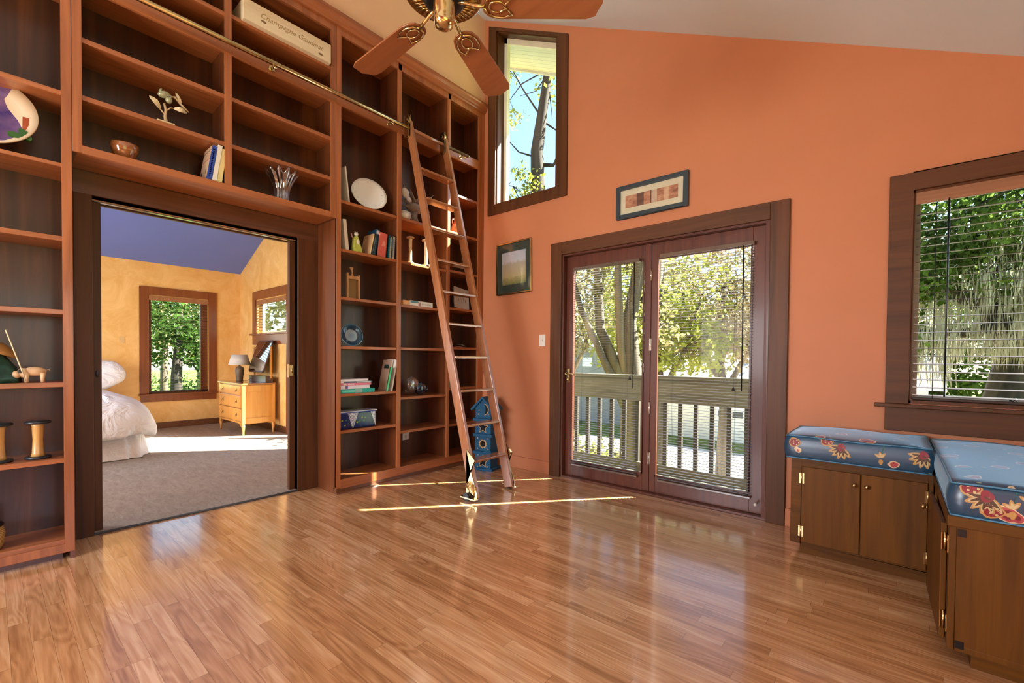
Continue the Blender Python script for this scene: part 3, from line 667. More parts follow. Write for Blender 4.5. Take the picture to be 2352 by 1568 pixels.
def cushion(label, x0, x1, y0, y1, z0, z1, flowers):
    t = thing('bench_cushion', label, 'cushion', ((x0 + x1) / 2, (y0 + y1) / 2, z0), group='blue floral bench cushions')
    q = MB(); nx, ny = 18, 14
    # pillowed block
    def zt(u, v): return z1 + .018 * (1 - (2*u-1)**4) * (1 - (2*v-1)**4) + .003 * math.sin(9*u + 5*v)
    def bul(u): return .012 * math.sin(math.pi * u)
    g = {}
    for i in range(nx + 1):
        for j in range(ny + 1):
            u, v = i / nx, j / ny; g[i, j] = q.b.verts.new((x0 + (x1 - x0) * u, y0 + (y1 - y0) * v, zt(u, v)))
    for i in range(nx):
        for j in range(ny): q.b.faces.new([g[i, j], g[i+1, j], g[i+1, j+1], g[i, j+1]]).smooth = True
    per = [(i, 0) for i in range(nx)] + [(nx, j) for j in range(ny)] + [(i, ny) for i in range(nx, 0, -1)] + [(0, j) for j in range(ny, 0, -1)]
    rows = [[g[p] for p in per]]
    cx, cy = (x0 + x1) / 2, (y0 + y1) / 2
    for r_ in range(1, 7):
        w_ = r_ / 6; z = z1 + (z0 - z1) * w_; row = []
        for p in per:
            c = g[p].co; n = Vector((0 if 0 < p[0] < nx else (1 if p[0] else -1), 0 if 0 < p[1] < ny else (1 if p[1] else -1), 0))
            row.append(q.b.verts.new((c.x + n.x * bul(w_), c.y + n.y * bul(w_), z)))
        rows.append(row)
    for a, b in zip(rows, rows[1:]):
        for k in range(len(per)):
            q.b.faces.new([a[k], a[(k+1) % len(per)], b[(k+1) % len(per)], b[k]]).smooth = True
    q.b.faces.new(rows[-1][::-1])
    # printed motifs on the front border: petals drawn on the fabric
    def petal(cx_, cz, ang, L, w_, mi, y):
        q.mi = mi; pts = []
        for k in range(14):
            a = 2 * math.pi * k / 14; px = L / 2 + L / 2 * math.cos(a); pz = w_ * math.sin(a) * (1 - .35 * math.cos(a))
            X = cx_ + px * math.cos(ang) - pz * math.sin(ang); Z = cz + px * math.sin(ang) + pz * math.cos(ang)
            Z = max(z0 + .006, min(z1 - .004, Z)); X = max(x0 + .008, min(x1 - .005, X))
            w2 = (z1 - Z) / (z1 - z0); pts.append((X, y0 - bul(w2) - y, Z))
        q.poly(pts)
    for (fx, fz, kind) in flowers:
        if kind == 'lotus':
            for k in range(6): petal(fx, fz, R(175 + k * 27), .062, .0125, 1, .0009)
            for k in range(6): petal(fx, fz, R(175 + k * 27), .054, .0085, 3, .0013)
            for k in range(6): petal(fx - .0, fz, R(175 + k * 27), .046, .0055, 5, .0017)
            petal(fx - .018, fz + .004, 0, .036, .02, 2, .0021)
        elif kind == 'pome':
            petal(fx - .03, fz, 0, .06, .026, 1, .0009); petal(fx - .025, fz, 0, .05, .02, 2, .0013)
            for k in range(5): petal(fx + .014 * math.cos(k * 1.26), fz + .012 * math.sin(k * 1.26), 0, .008, .004, 3, .0017)
        elif kind == 'bud':
            petal(fx, fz, R(80), .07, .0022, 4, .0009)
            for a in (100, 55, 150): petal(fx, fz, R(a), .03, .007, 1, .0013); petal(fx, fz, R(a), .022, .004, 3, .0017)
            petal(fx, fz - .01, R(270), .03, .009, 1, .0013)
    q.mi = 0
    q.build('cushion_cover', [M_floral] + M_petal, t)
    q = MB(); n = len(per)
    for z, e in ((None, 0), (z0 + .004, .001)):
        u_ = [(x0 + (x1 - x0) * p[0] / nx, y0 + (y1 - y0) * p[1] / ny, (zt(p[0] / nx, p[1] / ny) if z is None else z)) for p in per]
        q.tube([(a - (.002 if a < cx else -.002), b - (.002 if b < cy else -.002), c) for a, b, c in u_], .0035, 6, True)
    q.build('piping', M_piping, t)
    return t
cushion('blue floral seat cushion lying on the two-door bench cabinet', 2.978, 3.592, -.528, -.03, .568, .695, [(3.02, .66, 'pome'), (3.235, .655, 'lotus'), (3.4, .63, 'bud'), (3.565, .66, 'lotus'), (3.17, .685, 'pome')])
cushion('large blue floral seat cushion on the bench nearest the camera', 3.612, 4.24, -1.262, -.03, .57, .69, [(3.70, .655, 'lotus'), (3.715, .61, 'pome'), (3.76, .63, 'bud'), (3.80, .66, 'bud'), (3.66, .68, 'pome')])

# ------------------------------------------------------------------ bedroom beyond the pocket doors
BC = lambda x: 2.5 + .44 * (x + 5)
q = MB(); q.box(-5.0, -.335, -5.2, -.75, -.05, .012); structure(q.build('floor', M_carpet))
q = MB(); q.cyl((-.333, -3.115, .006), (-.333, -1.865, .006), .008); structure(q.build('trim_1', plain('carpet_binding', '#5A6064', .9)))
q = MB(); q.box(-5.15, -5, -5.3, -1.98, -.1, 2.7); q.box(-5.15, -5, -1.215, -.6, -.1, 2.7); q.box(-5.15, -5, -1.98, -1.215, -.1, .54); q.box(-5.15, -5, -1.98, -1.215, 2.01, 2.7)
structure(q.build('wall_far', M_wall_y))
q = MB(); a, b = -.75, -.62
q.prism([(-5.15, 0), (-4.3, 0), (-4.3, BC(-4.3)), (-5.15, BC(-5.15))], 'y', a, b); q.box(-4.3, -3.17, a, b, 0, 1.48)
q.prism([(-4.3, 2.0), (-3.17, 2.0), (-3.17, BC(-3.17)), (-4.3, BC(-4.3))], 'y', a, b)
q.prism([(-3.17, 0), (-3.05, 0), (-3.05, BC(-3.05)), (-3.17, BC(-3.17))], 'y', a, b)
q.prism([(-3.05, 2.05), (-1.6, 2.05), (-1.6, BC(-1.6)), (-3.05, BC(-3.05))], 'y', a, b)
q.prism([(-1.6, 0), (-.46, 0), (-.46, BC(-.46)), (-1.6, BC(-1.6))], 'y', a, b)
structure(q.build('wall_bedroom_right', M_wall_y))
q = MB(); q.box(-5.15, -3.8, -5.3, -5.15, 0, 3.2); q.box(-1.3, -.46, -5.3, -5.15, 0, 4.6); q.box(-3.8, -1.3, -5.3, -5.15, 0, .7); q.box(-3.8, -1.3, -5.3, -5.15, 2.45, 4.3)
structure(q.build('wall_bedroom_left', M_wall_y))
q = MB(); q.box(-.475, -.46, -5.2, -3.115, 0, 4.6); q.box(-.475, -.46, -1.865, -.75, 0, 4.6); q.box(-.475, -.46, -3.115, -1.865, 2.09, 4.6); structure(q.build('wall_bedroom_near', M_wall_y))
q = MB(); q.prism([(-5.15, BC(-5.15)), (-.46, BC(-.46)), (-.46, BC(-.46) + .1), (-5.15, BC(-5.15) + .1)], 'y', -5.3, -.62); structure(q.build('ceiling', M_ceil_p))
q = MB(); q.box(-5, -4.985, -5.1, -.75, .01, .105); structure(q.build('baseboard_far', M_case_y, bev=.002))
q = MB(); q.box(-4.985, -3.17, -.765, -.75, .01, .105); structure(q.build('baseboard_bedroom_right', M_case_x, bev=.002))
M_trim_r = wood('bedroom_window_trim', '#6A341A', '#8E4E2A', 'z', .35, .8, .2)
t = tag(thing('window_3', None, None, (-5, -1.6, .5)), kind='structure')
q = MB(); q.box(-5, -4.98, -2.09, -1.98, .54, 2.138); q.box(-5, -4.98, -1.215, -1.105, .54, 2.138); q.box(-5, -4.98, -1.98, -1.215, 2.02, 2.138); q.build('window_frame', M_trim_r, t, .003)
box('window_sill', M_trim_r, (-5, -4.95, -2.1, -1.095, .515, .54), t, .002); box('window_apron', M_trim_r, (-5, -4.98, -2.08, -1.115, .42, .515), t)
q = MB(); q.box(-5.1, -5.06, -1.98, -1.94, .54, 2.01); q.box(-5.1, -5.06, -1.31, -1.215, .54, 2.01); q.box(-5.1, -5.06, -1.98, -1.215, .54, .57); q.box(-5.1, -5.06, -1.98, -1.215, 1.98, 2.01); q.build('sash', M_trim_r, t)
box('glass', M_glass, (-5.085, -5.08, -1.94, -1.31, .57, 1.98), t)
t = thing('venetian_blind', 'wooden blind in the tall bedroom window facing the garden', 'blind', (-5.03, -1.6, .56))
q = MB()
for i in range(29):
    z = .62 + i * .046; q.box(-5.045, -5.0, -1.972, -1.223, z - .0015, z + .0015)
q.build('slats', M_slat_w, t); box('valance', M_valance, (-5.015, -4.985, -1.978, -1.218, 1.94, 2.01), t)
box('bottom_rail', M_slat_w, (-5.045, -5.0, -1.972, -1.223, .56, .58), t)
t = tag(thing('window_4', None, None, (-3.7, -.75, 1.4)), kind='structure')
q = MB(); rect_frame(q, -4.42, -3.05, 1.42, 2.14, .12, .12, .13, 0, -.77, -.75); q.build('window_frame', M_trim_r, t, .003)
box('window_sill', M_trim_r, (-4.47, -3.0, -.8, -.75, 1.45, 1.475), t, .002); box('window_apron', M_trim_r, (-4.42, -3.05, -.768, -.75, 1.3, 1.45), t)
q = MB(); rect_frame(q, -4.3, -3.17, 1.48, 2.0, .04, .04, .03, .03, -.67, -.64); q.build('sash', M_white, t)
box('glass', M_glass, (-4.28, -3.19, -.66, -.655, 1.5, 1.98), t)
t = thing('venetian_blind', 'short wooden blind in the bedroom window above the dresser', 'blind', (-3.73, -.7, 1.49))
q = MB()
for i in range(10):
    z = 1.53 + i * .043; q.box(-4.29, -3.18, -.73, -.69, z - .0015, z + .0015)
q.build('slats', M_slat_w, t); box('valance', M_valance, (-4.3, -3.17, -.752, -.735, 1.93, 2.0), t)
t = tag(thing('door_3', None, None, (-2.3, -.75, 0)), kind='structure')
q = MB(); q.box(-3.17, -3.05, -.77, -.75, 0, 1.3); q.box(-1.6, -1.48, -.77, -.75, 0, 2.17); q.box(-3.05, -1.48, -.77, -.75, 2.05, 2.17); q.build('door_casing', M_trim_r, t)
box('glass', M_glass, (-3.05, -1.6, -.69, -.685, .02, 2.05), t)
t = thing('light_switch', 'small tan switch plate on the yellow bedroom wall', 'light switch', (-5, -2.28, 1.3))
q = MB(); q.box(-5, -4.992, -2.31, -2.255, 1.29, 1.38); q.build('switch_plate', plain('tan_plate', '#D8B27A', .5), t)

# dresser
t = thing('dresser', 'honey coloured three-drawer dresser under the small bedroom window', 'dresser', (-3.88, -1.04, .012))
DX0, DX1, DY0, DY1 = -4.36, -3.41, -1.255, -.82
q = MB(); q.box(DX0 + .02, DX1 - .012, DY0 + .02, DY1, .17, .715); q.build('dresser_body', M_maple, t, .002)
for zz in ((.62, .71), (.17, .25)): box('side_rail', M_maple, (DX1 - .012, DX1 - .002, DY0 + .05, DY1 - .04, *zz), t, .002)
q = MB(); q.prism([(DX0 + .04, .2), (DX0 + .04, .13), (DX0 + .12, .175), (DX1 - .12, .175), (DX1 - .04, .13), (DX1 - .04, .2)], 'y', DY0, DY0 + .02); q.build('apron', M_maple, t)
q = MB(); q.box(DX0 - .015, DX1 + .012, DY0 - .015, DY1, .715, .738); q.build('dresser_top', wood('dresser_top_wood', '#8A5A34', '#B87A4A', 'x', .15, .8, .6), t, .004)
for x in (DX0 + .02, DX1 - .02):
    for y in (DY0 + .02, DY1 - .02):
        q = MB(); q.box(x - .02, x + .02, y - .02, y + .02, .17, .715); q.lathe([(.012, .012), (.014, .03), (.012, .04), (.022, .12), (.024, .15), (.018, .16), (.024, .17)], (x, y, 0), 14); q.build('leg', M_maple, t, .002)
for z0, z1 in ((.575, .7), (.395, .56), (.205, .38)):
    d = box('drawer', M_maple, (DX0 + .045, DX1 - .045, DY0 - .004, DY0 + .02, z0, z1), t, .003)
    for x in (DX0 + .2, DX1 - .2):
        q = MB(); zc = (z0 + z1) / 2; q.box(x - .014, x + .014, DY0 - .008, DY0 - .004, zc - .018, zc + .022); q.tube([(x - .012, DY0 - .01, zc + .005), (x - .01, DY0 - .02, zc - .015), (x, DY0 - .022, zc - .024), (x + .01, DY0 - .02, zc - .015), (x + .012, DY0 - .01, zc + .005)], .0035, 6); q.build('pull', M_brass_old, d)
t = thing('dresser_mirror', 'tilting mirror in dark frame standing on the bedroom dresser', 'mirror', (-3.76, -.88, .739))
q = MB(); q.box(-4.08, -3.44, -.94, -.84, .739, .83); q.build('mirror_base', plain('mirror_box', '#5A4A48', .25), t, .003)
for x in (-4.07, -3.45): q = MB(); q.box(x - .012, x + .012, -.875, -.85, .8, 1.24); q.ball((x, -.862, 1.25), .016); q.build('post', M_maple, t)
A = Matrix.Translation((-3.76, -.885, 1.12)) @ Matrix.Rotation(R(-17), 4, 'X')
def rr(w_, h_, r, n=6):
    o = []
    for cx, cz, a0 in ((w_ - r, h_ - r, 0), (-w_ + r, h_ - r, 90), (-w_ + r, -h_ + r, 180), (w_ - r, -h_ + r, 270)):
        for k in range(n + 1): a = R(a0 + 90 * k / n); o.append((cx + r * math.cos(a), cz + r * math.sin(a)))
    return o
q = MB(); vs = q.prism(rr(.29, .25, .06), 'y', -.008, .012)
for v in vs: v.co = A @ v.co
q.build('mirror_frame', plain('mirror_frame_dark', '#4A2E20', .3), t, .003)
q = MB(); vs = q.prism(rr(.268, .228, .05), 'y', -.0105, -.009)
for v in vs: v.co = A @ v.co
q.build('mirror_glass', plain('mirror_silver', '#E4E8E8', .03, 1), t)
t = thing('table_lamp', 'small table lamp with white shade on the bedroom dresser', 'lamp', (-4.13, -1.05, .739))
q = MB(); q.lathe([(.045, .739), (.05, .745), (.045, .76), (.055, .85), (.062, .9), (.05, .95), (.02, .965), (.012, .97), (.012, 1.0)], (-4.13, -1.05, 0)); q.build('lamp_base', plain('lamp_taupe', '#6E5A46', .5), t)
q = MB(); q.lathe([(.15, .985), (.105, 1.14)], (-4.13, -1.05, 0)); o = q.build('lamp_shade', leafmat('lamp_shade_white', '#F4F0EC', '#FAF6F2', .45), t); md = o.modifiers.new('solid', 'SOLIDIFY'); md.thickness = .003
q = MB(); q.tube([(-4.08, -1.03, .745), (-4.0, -1.0, .75), (-3.9, -.95, .79)], .003, 6); q.build('power_cord', M_black, t)

# bed
k = NT('white_cotton'); v = k.coords(); k.bump(k.noise(k.mapping(v, (2.5, 1.2, 1.2)), 3.2, 4, .55, 1.4), .9, .05); M_sheet = k.done(lin('#F6F4F8'), .85, 0, .2)
t = thing('bed', 'white made bed at the left of the bedroom', 'bed', (-3.85, -3.3, .012))
def loft(rows, cx, cy, hx, hy, fn, q, n=96, rc=.22):
    rings = []
    for (z, off) in rows:
        ring = []; hx_, hy_ = hx + off, hy + off; r = max(.03, min(rc + off * .6, hx_ * .98, hy_ * .98))
        o = rr(hx_, hy_, r, n // 4 - 1)
        for i, (a, b) in enumerate(o):
            dx, dy, dz = fn(i / len(o), z, a, b); ring.append(q.b.verts.new((cx + a + dx, cy + b + dy, z + dz)))
        rings.append(ring)
    for A_, B_ in zip(rings, rings[1:]):
        for k in range(len(A_)): q.b.faces.new([A_[k], A_[(k+1) % len(A_)], B_[(k+1) % len(A_)], B_[k]]).smooth = True
    q.b.faces.new(rings[-1]).smooth = True
box('mattress', M_sheet, (-4.93, -2.85, -4.3, -2.45, .28, .58), t, .04)
q = MB()
def fold(u, z, a, b): s = .018 * math.sin(u * 2 * math.pi * 9 + 3 * math.sin(u * 14)) * (1.4 - z * 3); n = math.hypot(a, b); return a / n * s, b / n * s, 0
loft([(.02, .08), (.15, .06), (.3, .02), (.36, 0)], -3.83, -3.37, 1.03, .93, fold, q)
q.build('dust_ruffle', M_sheet, t)
q = MB()
def wr(u, z, a, b):
    n = max(.2, math.hypot(a, b)); s = (.03 * math.sin(u * 2 * math.pi * 5 + z * 9) + .015 * math.sin(u * 2 * math.pi * 13 - z * 20)) * max(0, 1 - (z - .2) * 1.4)
    return a / n * s, b / n * s, .012 * math.sin(a * 7 + b * 4) + .008 * math.sin(a * 17 - b * 9) + (.03 * math.sin(u * 2 * math.pi * 4) if z < .3 else 0)
loft([(.27, .16), (.26, .2), (.34, .22), (.46, .2), (.57, .14), (.655, .03), (.70, -.12), (.725, -.3), (.735, -.55)], -3.76, -3.42, .96, .90, wr, q)
q.build('comforter', M_sheet, t, sub=1)
for i, (y, lab) in enumerate([(-2.62, 'plump white pillow near the garden wall corner of the bed'), (-3.5, 'white pillow at the far side of the bed')]):
    q = MB(); q.ball((-4.72, y, .86), (.12, .34, .22), Euler((0, R(-22), 0)).to_matrix(), 24, 14)
    for v in q.b.verts: v.co.z += .012 * math.sin(v.co.y * 23) ; v.co.x += .01 * math.sin(v.co.z * 31 + v.co.y * 9)
    tag(q.build('pillow', M_sheet), lab, 'pillow')

# ------------------------------------------------------------------ things on the shelves
def solid(h, **k): return flat('cover_' + h.strip('#').lower(), h, **k)
def book(label, x, y, z, th, d, h, cover, tilt=0, marks=(), pages=M_paper, lay=False, group=None, name='book', spiral=False, yaw=0, roll=0):
    """spine faces the room (+x); local frame: thickness +y, depth -x, height +z"""
    rot = (R(-tilt), R(roll), R(yaw)) if not lay else (R(90), 0, R(yaw))
    t = thing(name, label, 'book', (x, y, z), rot, group)
    m = solid(cover, rough=.4) if isinstance(cover, str) else cover
    q = MB(); c = .0025
    q.box(-d, 0, 0, c, 0, h); q.box(-d, 0, th - c, th, 0, h)
    if not spiral: q.box(-c, .0, c, th - c, 0, h)
    q.build('cover', m, t, .0008, local=True)
    q = MB(); q.box(-d + .004, -c if not spiral else -.004, c, th - c, .004, h - .004); q.build('pages', pages, t, local=True)
    if spiral:
        q = MB(); n = int(h / .009)
        for k in range(1, n):
            zz = k * h / n; q.tube([(-.006, .0, zz), (.004, .001, zz), (.009, th / 2, zz), (.004, th - .001, zz), (-.006, th, zz)], .0012, 5)
        q.build('spiral_binding', M_black, t, local=True)
    if marks:
        q = MB(); ms = []
        for (face, a0, a1, b0, b1, col) in marks:
            if col not in ms: ms.append(col)
            q.mi = ms.index(col)
            if face == 's': q.box(.0, .0006, th * a0, th * a1, h * b0, h * b1)
            else: q.box(-d * a1, -d * a0, -.0006, 0, h * b0, h * b1)
        q.build('cover_print', [solid(c_) for c_ in ms], t, local=True)
    return t
def script_marks(a0, a1, b0, b1, n, col, face='s'):
    """rows of short strokes that stand for lettering too small to read"""
    o = []; random.seed(int(b0 * 100 + n)); 
    for k in range(n):
        s = b0 + (b1 - b0) * k / n; e_ = s + (b1 - b0) / n * random.uniform(.45, .75); o.append((face, a0 + random.uniform(0, .12), a1 - random.uniform(0, .12), s, e_, col))
    return o
# three books on the ledge over the doorway
g = 'books standing on the ledge'
book('tan book with blue spine lettering on the ledge over the doorway', -.012, -2.600, 2.2865, .030, .16, .235, '#C8A888', 9, [('s', 0, 1, 0, 1, '#2A48A8')] + script_marks(.25, .75, .12, .93, 15, '#9CC0F0') + [('c', 0, 1, .87, .885, '#3A2418'), ('c', 0, 1, .6, .615, '#B03A2A'), ('c', .7, .9, .14, .3, '#3A2A1E'), ('c', .2, .35, .2, .34, '#8A6A3A')], group=g)
book('thin white book between the blue-spined and the yellow book', -.012, -2.566, 2.2865, .026, .17, .25, '#EEEAE0', 8.5, group=g)
book('pale yellow book leaning against the divider over the doorway', -.014, -2.538, 2.2865, .030, .16, .232, '#E4D898', 7.5, group=g)
# bowl

q = MB(); q.lathe([(.0, .0), (.03, 0), (.034, .006), (.052, .03), (.066, .07), (.07, .098), (.066, .1), (.06, .07), (.045, .03), (.0, .015)], (-.1, -2.995, 2.2865), 40)
tag(q.build('wooden_bowl', wood('bowl_wood', '#6E3A1C', '#B87442', 'y', .15, 2, .8)), 'turned wooden bowl on the ledge left of the books', 'bowl')
# glass vase
k = NT('clear_glass'); tr = k.n('ShaderNodeBsdfTransparent'); gl = k.n('ShaderNodeBsdfGlossy'); gl.inputs['Roughness'].default_value = .12; lw = k.n('ShaderNodeLayerWeight'); lw.inputs[0].default_value = .35
mx = k.n('ShaderNodeMixShader'); k.l(k.math('ADD', k.math('MULTIPLY', lw.outputs['Facing'], .75), .12), mx.inputs[0]); k.l(tr.outputs[0], mx.inputs[1]); k.l(gl.outputs[0], mx.inputs[2]); k.l(mx.outputs[0], k.out.inputs[0]); M_clear = k.m
def flut(t_, z): return (.05 + .5 * max(0, z - .05)) * math.cos(11 * t_)
q = MB(); q.lathe([(0, 0), (.05, 0), (.052, .01), (.048, .05), (.05, .09), (.062, .13), (.082, .17), (.1, .198), (.108, .214), (.104, .216), (.094, .196), (.075, .165), (.056, .13), (.045, .09), (.043, .05), (.042, .02), (0, .012)], (0, 0, 0), 132, wob=flut)
for v in q.b.verts:
    a = math.atan2(v.co.y, v.co.x)
    if v.co.z > .12: v.co.z += .016 * (v.co.z - .12) / .09 * math.cos(11 * a)
    v.co += Vector((-.1, -2.085, 2.2865))
tag(q.build('glass_vase', M_clear), 'clear fluted glass vase with flared wavy rim on the ledge', 'vase')
# rose sculpture
t = thing('rose_sculpture', 'carved pale wooden rose with hummingbird on the second shelf', 'sculpture', (-.05, -2.8, 2.5665))
M_rose = plain('pale_jade_wood', '#C8AC84', .25); M_bud = plain('jade_petal', '#9C9C78', .12, 0, .7, .25, 14, .6); M_leaf = plain('carved_leaf', '#D8C49A', .5)
Z = 2.5665
q = MB(); q.box(-.08, -.015, -2.855, -2.765, Z, Z + .01); q.build('base', M_leaf, t, .003)
q = MB(); q.tube([(-.05, -2.80, Z + .008), (-.05, -2.808, Z + .05), (-.05, -2.803, Z + .09), (-.05, -2.812, Z + .13)], [.012, .008, .008, .006], 8); q.tube([(-.05, -2.805, Z + .085), (-.05, -2.78, Z + .115), (-.05, -2.765, Z + .118)], .004, 6); q.tube([(-.05, -2.808, Z + .06), (-.05, -2.83, Z + .085)], .004, 6); q.build('stem', M_rose, t)
def leaf3(p, dy, dz, wd, bend):
    q = MB(); n = 9; p = Vector(p); d = Vector((0, dy, dz)); s = Vector((0, -dz, dy)).normalized(); L, Rr = [], []
    for k in range(n + 1):
        u = k / n; c = p + d * u + Vector((bend * math.sin(u * math.pi), 0, 0)); ww = wd * math.sin(math.pi * min(1, u * .95 + .03)) ** .7 * (1 + .12 * (k % 2)); L.append(q.b.verts.new(c + s * ww)); Rr.append(q.b.verts.new(c - s * ww))
    for k in range(n): q.b.faces.new([L[k], L[k+1], Rr[k+1], Rr[k]])
    o = q.build('leaf', M_leaf, t); md = o.modifiers.new('solid', 'SOLIDIFY'); md.thickness = .003
leaf3((-.05, -2.83, Z + .085), -.055, .06, .014, .02); leaf3((-.05, -2.765, Z + .118), .07, .0, .014, .02)
q = MB(); q.ball((-.05, -2.806, Z + .185), (.024, .028, .022)); q.ball((-.04, -2.822, Z + .172), (.022, .026, .014)); q.ball((-.04, -2.79, Z + .155), (.018, .019, .02)); q.ball((-.055, -2.79, Z + .185), (.02, .022, .018)); q.tube([(-.05, -2.83, Z + .18), (-.05, -2.83, Z + .205), (-.05, -2.824, Z + .215)], [.009, .008, .005], 8); q.build('rose_bud', M_bud, t)
q = MB(); q.tube([(-.05, -2.78, Z + .185), (-.045, -2.76, Z + .19), (-.045, -2.735, Z + .165), (-.045, -2.705, Z + .14), (-.045, -2.685, Z + .125)], [.003, .007, .007, .006, .003], 8); q.build('hummingbird', M_rose, t)
leaf3((-.045, -2.725, Z + .16), -.03, .06, .008, .01)
# wine crate
t = thing('wine_crate', 'long pale pine crate with brown lettering on a high shelf', 'crate', (-.09, -2.08, 3.444))
q = MB(); q.box(-.21, .028, -2.39, -1.765, 3.431, 3.575); q.build('crate_body', M_pine, t, .004)
q = MB(); text_mesh(q, 'Champagne Gaudinat', .052, Matrix.Translation((.0285, -2.06, 3.51)) @ Matrix(((0, 0, 1, 0), (1, 0, 0, 0), (0, 1, 0, 0), (0, 0, 0, 1))), .0002, .35)
q.build('lettering', plain('burnt_lettering', '#A88858', .8), t)
for (y, z, s) in ((-2.26, 3.475, .012), (-1.85, 3.462, .012)):
    q = MB(); q.prism([(y + s * 1.5 * math.cos(a * .52), z + s * .7 * math.sin(a * .52)) for a in range(12)], 'x', .0282, .0287)
    q.build('knot', plain('pine_knot', '#8A6A48', .7), t)
# plates
def plate(name, label, c, r, tilt, mat, prof=None, turn=0, cat='plate'):
    t = thing(name, label, cat, c, (0, R(90 - tilt), R(turn)))
    q = MB(); prof = prof or [(0, -.012), (.6, -.012), (.64, -.005), (.8, .004), (1, .014), (.99, .019), (.8, .009), (.62, .0), (0, -.004)]
    q.lathe([(r * a, b) for a, b in prof], (0, 0, 0), 64); q.build('dish', mat, t, local=True)
    return t
k = NT('white_china'); v = k.coords(); x, y, z = k.sep(v); rad = k.math('SQRT', k.math('ADD', k.math('MULTIPLY', x, x), k.math('MULTIPLY', y, y)))
n = k.noise(v, 60, 3); on = k.math('MULTIPLY', k.math('GREATER_THAN', rad, .115), k.math('GREATER_THAN', n, .6)); on = k.math('MULTIPLY', on, k.math('LESS_THAN', rad, .135))
M_china = k.done(k.mix(k.math('MULTIPLY', on, .6), lin('#F8F8F4'), lin('#9AB0C0')), .15, 0, .6)
plate('dinner_plate', 'large white china platter leaning in the right bookcase', (-.13, -1.33, 2.565), .157, 20, M_china, turn=-14)
k = NT('cobalt_glass'); v = k.coords(); x, y, z = k.sep(v); rad = k.math('SQRT', k.math('ADD', k.math('MULTIPLY', x, x), k.math('MULTIPLY', y, y)))
M_cob = k.done(k.ramp(k.math('MULTIPLY', rad, 10), [(0, lin('#7CA8C8')), (.5, lin('#A8C8D8')), (.56, lin('#123C5C')), (.92, lin('#1A5478')), (.95, lin('#8ABCD0'))]), .08, .2, .8)
plate('glass_plate', 'round blue glass plate standing in the right bookcase', (-.13, -1.497, 1.31), .098, 14, M_cob, turn=-8)
k = NT('purple_cream_glaze'); v = k.coords(); x, y, z = k.sep(v)
hz = k.math('DIVIDE', k.math('ADD', k.math('MULTIPLY', x, -1), .2), .4)      # local -x is up
bnd = k.ramp(hz, [(p, (v_,)*3 + (1,)) for p, v_ in ((0, .5), (.1, .7), (.25, .84), (.34, .85), (.49, .80), (.66, .70), (.76, .675), (.91, .76), (1, .86))])
u = k.math('DIVIDE', k.math('ADD', y, .2), .4)
pur = k.math('LESS_THAN', u, k.math('MULTIPLY', k.sep(bnd)[0], 1.0))
k2 = k.ramp(k.noise(v, 9, 3), [(.35, lin('#3E3474')), (.65, lin('#7A5C86'))])
M_purp = k.done(k.mix(pur, lin('#E2CDB0'), k2), .12, 0, .6)
t = plate('ceramic_platter', 'large purple and cream glazed platter at the left edge', (-.13, -3.545, 2.372), .2, 16, M_purp, [(0, -.02), (.5, -.02), (.75, -.005), (1, .03), (.985, .036), (.75, .004), (.5, -.012), (0, -.012)], turn=-6)
q = MB(); q.box(-.013, .072, .138, .162, .006, .0135); q.mi = 1
for (cx_, cy_, a, L, w_) in ((.115, .118, 75, .034, .015), (.1, .15, 35, .036, .017)):
    pts = [(cx_ + L * math.cos(2*math.pi*i/16) * math.cos(R(a)) - w_ * math.sin(2*math.pi*i/16) * math.sin(R(a)), cy_ + L * math.cos(2*math.pi*i/16) * math.sin(R(a)) + w_ * math.sin(2*math.pi*i/16) * math.cos(R(a))) for i in range(16)]
    q.prism(pts, 'z', .006, .026)
q.build('painted_motif', [plain('rust_glaze', '#A8481E', .3), plain('leaf_green_glaze', '#2E5E1A', .3)], t, local=True)
# right bookcase, upper bay: tablets, cat figurine, books
q = MB(); A = Matrix.Translation((-.03, -1.58, 2.409)) @ Matrix.Rotation(R(7), 4, 'X'); q.box(-.2, 0, 0, .012, 0, .29, mat=A)
tag(q.build('white_board', M_white, bev=.002), 'thin white board leaning beside the large white platter', 'board')
q = MB(); A = Matrix.Translation((-.03, -1.605, 2.013)) @ Matrix.Rotation(R(6), 4, 'X'); q.box(-.16, 0, 0, .03, 0, .25, mat=A)
tag(q.build('white_box', M_white, bev=.002), 'narrow white box leaning left of the green cat figurine', 'box')
t = thing('cat_figurine', 'lime green cat figurine with white head beside the books', 'figurine', (-.05, -1.485, 2.013))
M_lime = plain('lime_glaze', '#BCC85A', .3, 0, .5, .25, 20)
q = MB(); q.prism([(-1.53, 2.013), (-1.445, 2.013), (-1.455, 2.06), (-1.475, 2.12), (-1.487, 2.15), (-1.505, 2.155), (-1.525, 2.13), (-1.532, 2.06)], 'x', -.075, -.035); q.build('body', M_lime, t, .008)
q = MB(); q.ball((-.05, -1.5, 2.165), (.018, .018, .017)); q.lathe([(.006, 0), (0, .012)], (-.05, -1.51, 2.178), 8); q.lathe([(.006, 0), (0, .012)], (-.05, -1.49, 2.178), 8); q.ball((-.036, -1.49, 2.1), (.006, .014, .022)); q.build('head', M_white, t)
q = MB(); q.tube([(-.05, -1.525, 2.12), (-.05, -1.54, 2.145), (-.05, -1.545, 2.165)], .005, 6); q.build('tail', plain('pink_glaze', '#C89888', .4), t)
g = 'books on the shelf beside the cat figurine'
zb = 2.013
book('tan paperback at the left of the leaning book row', -.02, -1.392, zb, .012, .15, .19, '#C8A078', 12, [('s', .2, .8, .03, .97, '#EAE0A8'), ('c', .55, .8, .08, .2, '#8A5A40'), ('c', .5, .85, .86, .88, '#6A3A28')], group=g)
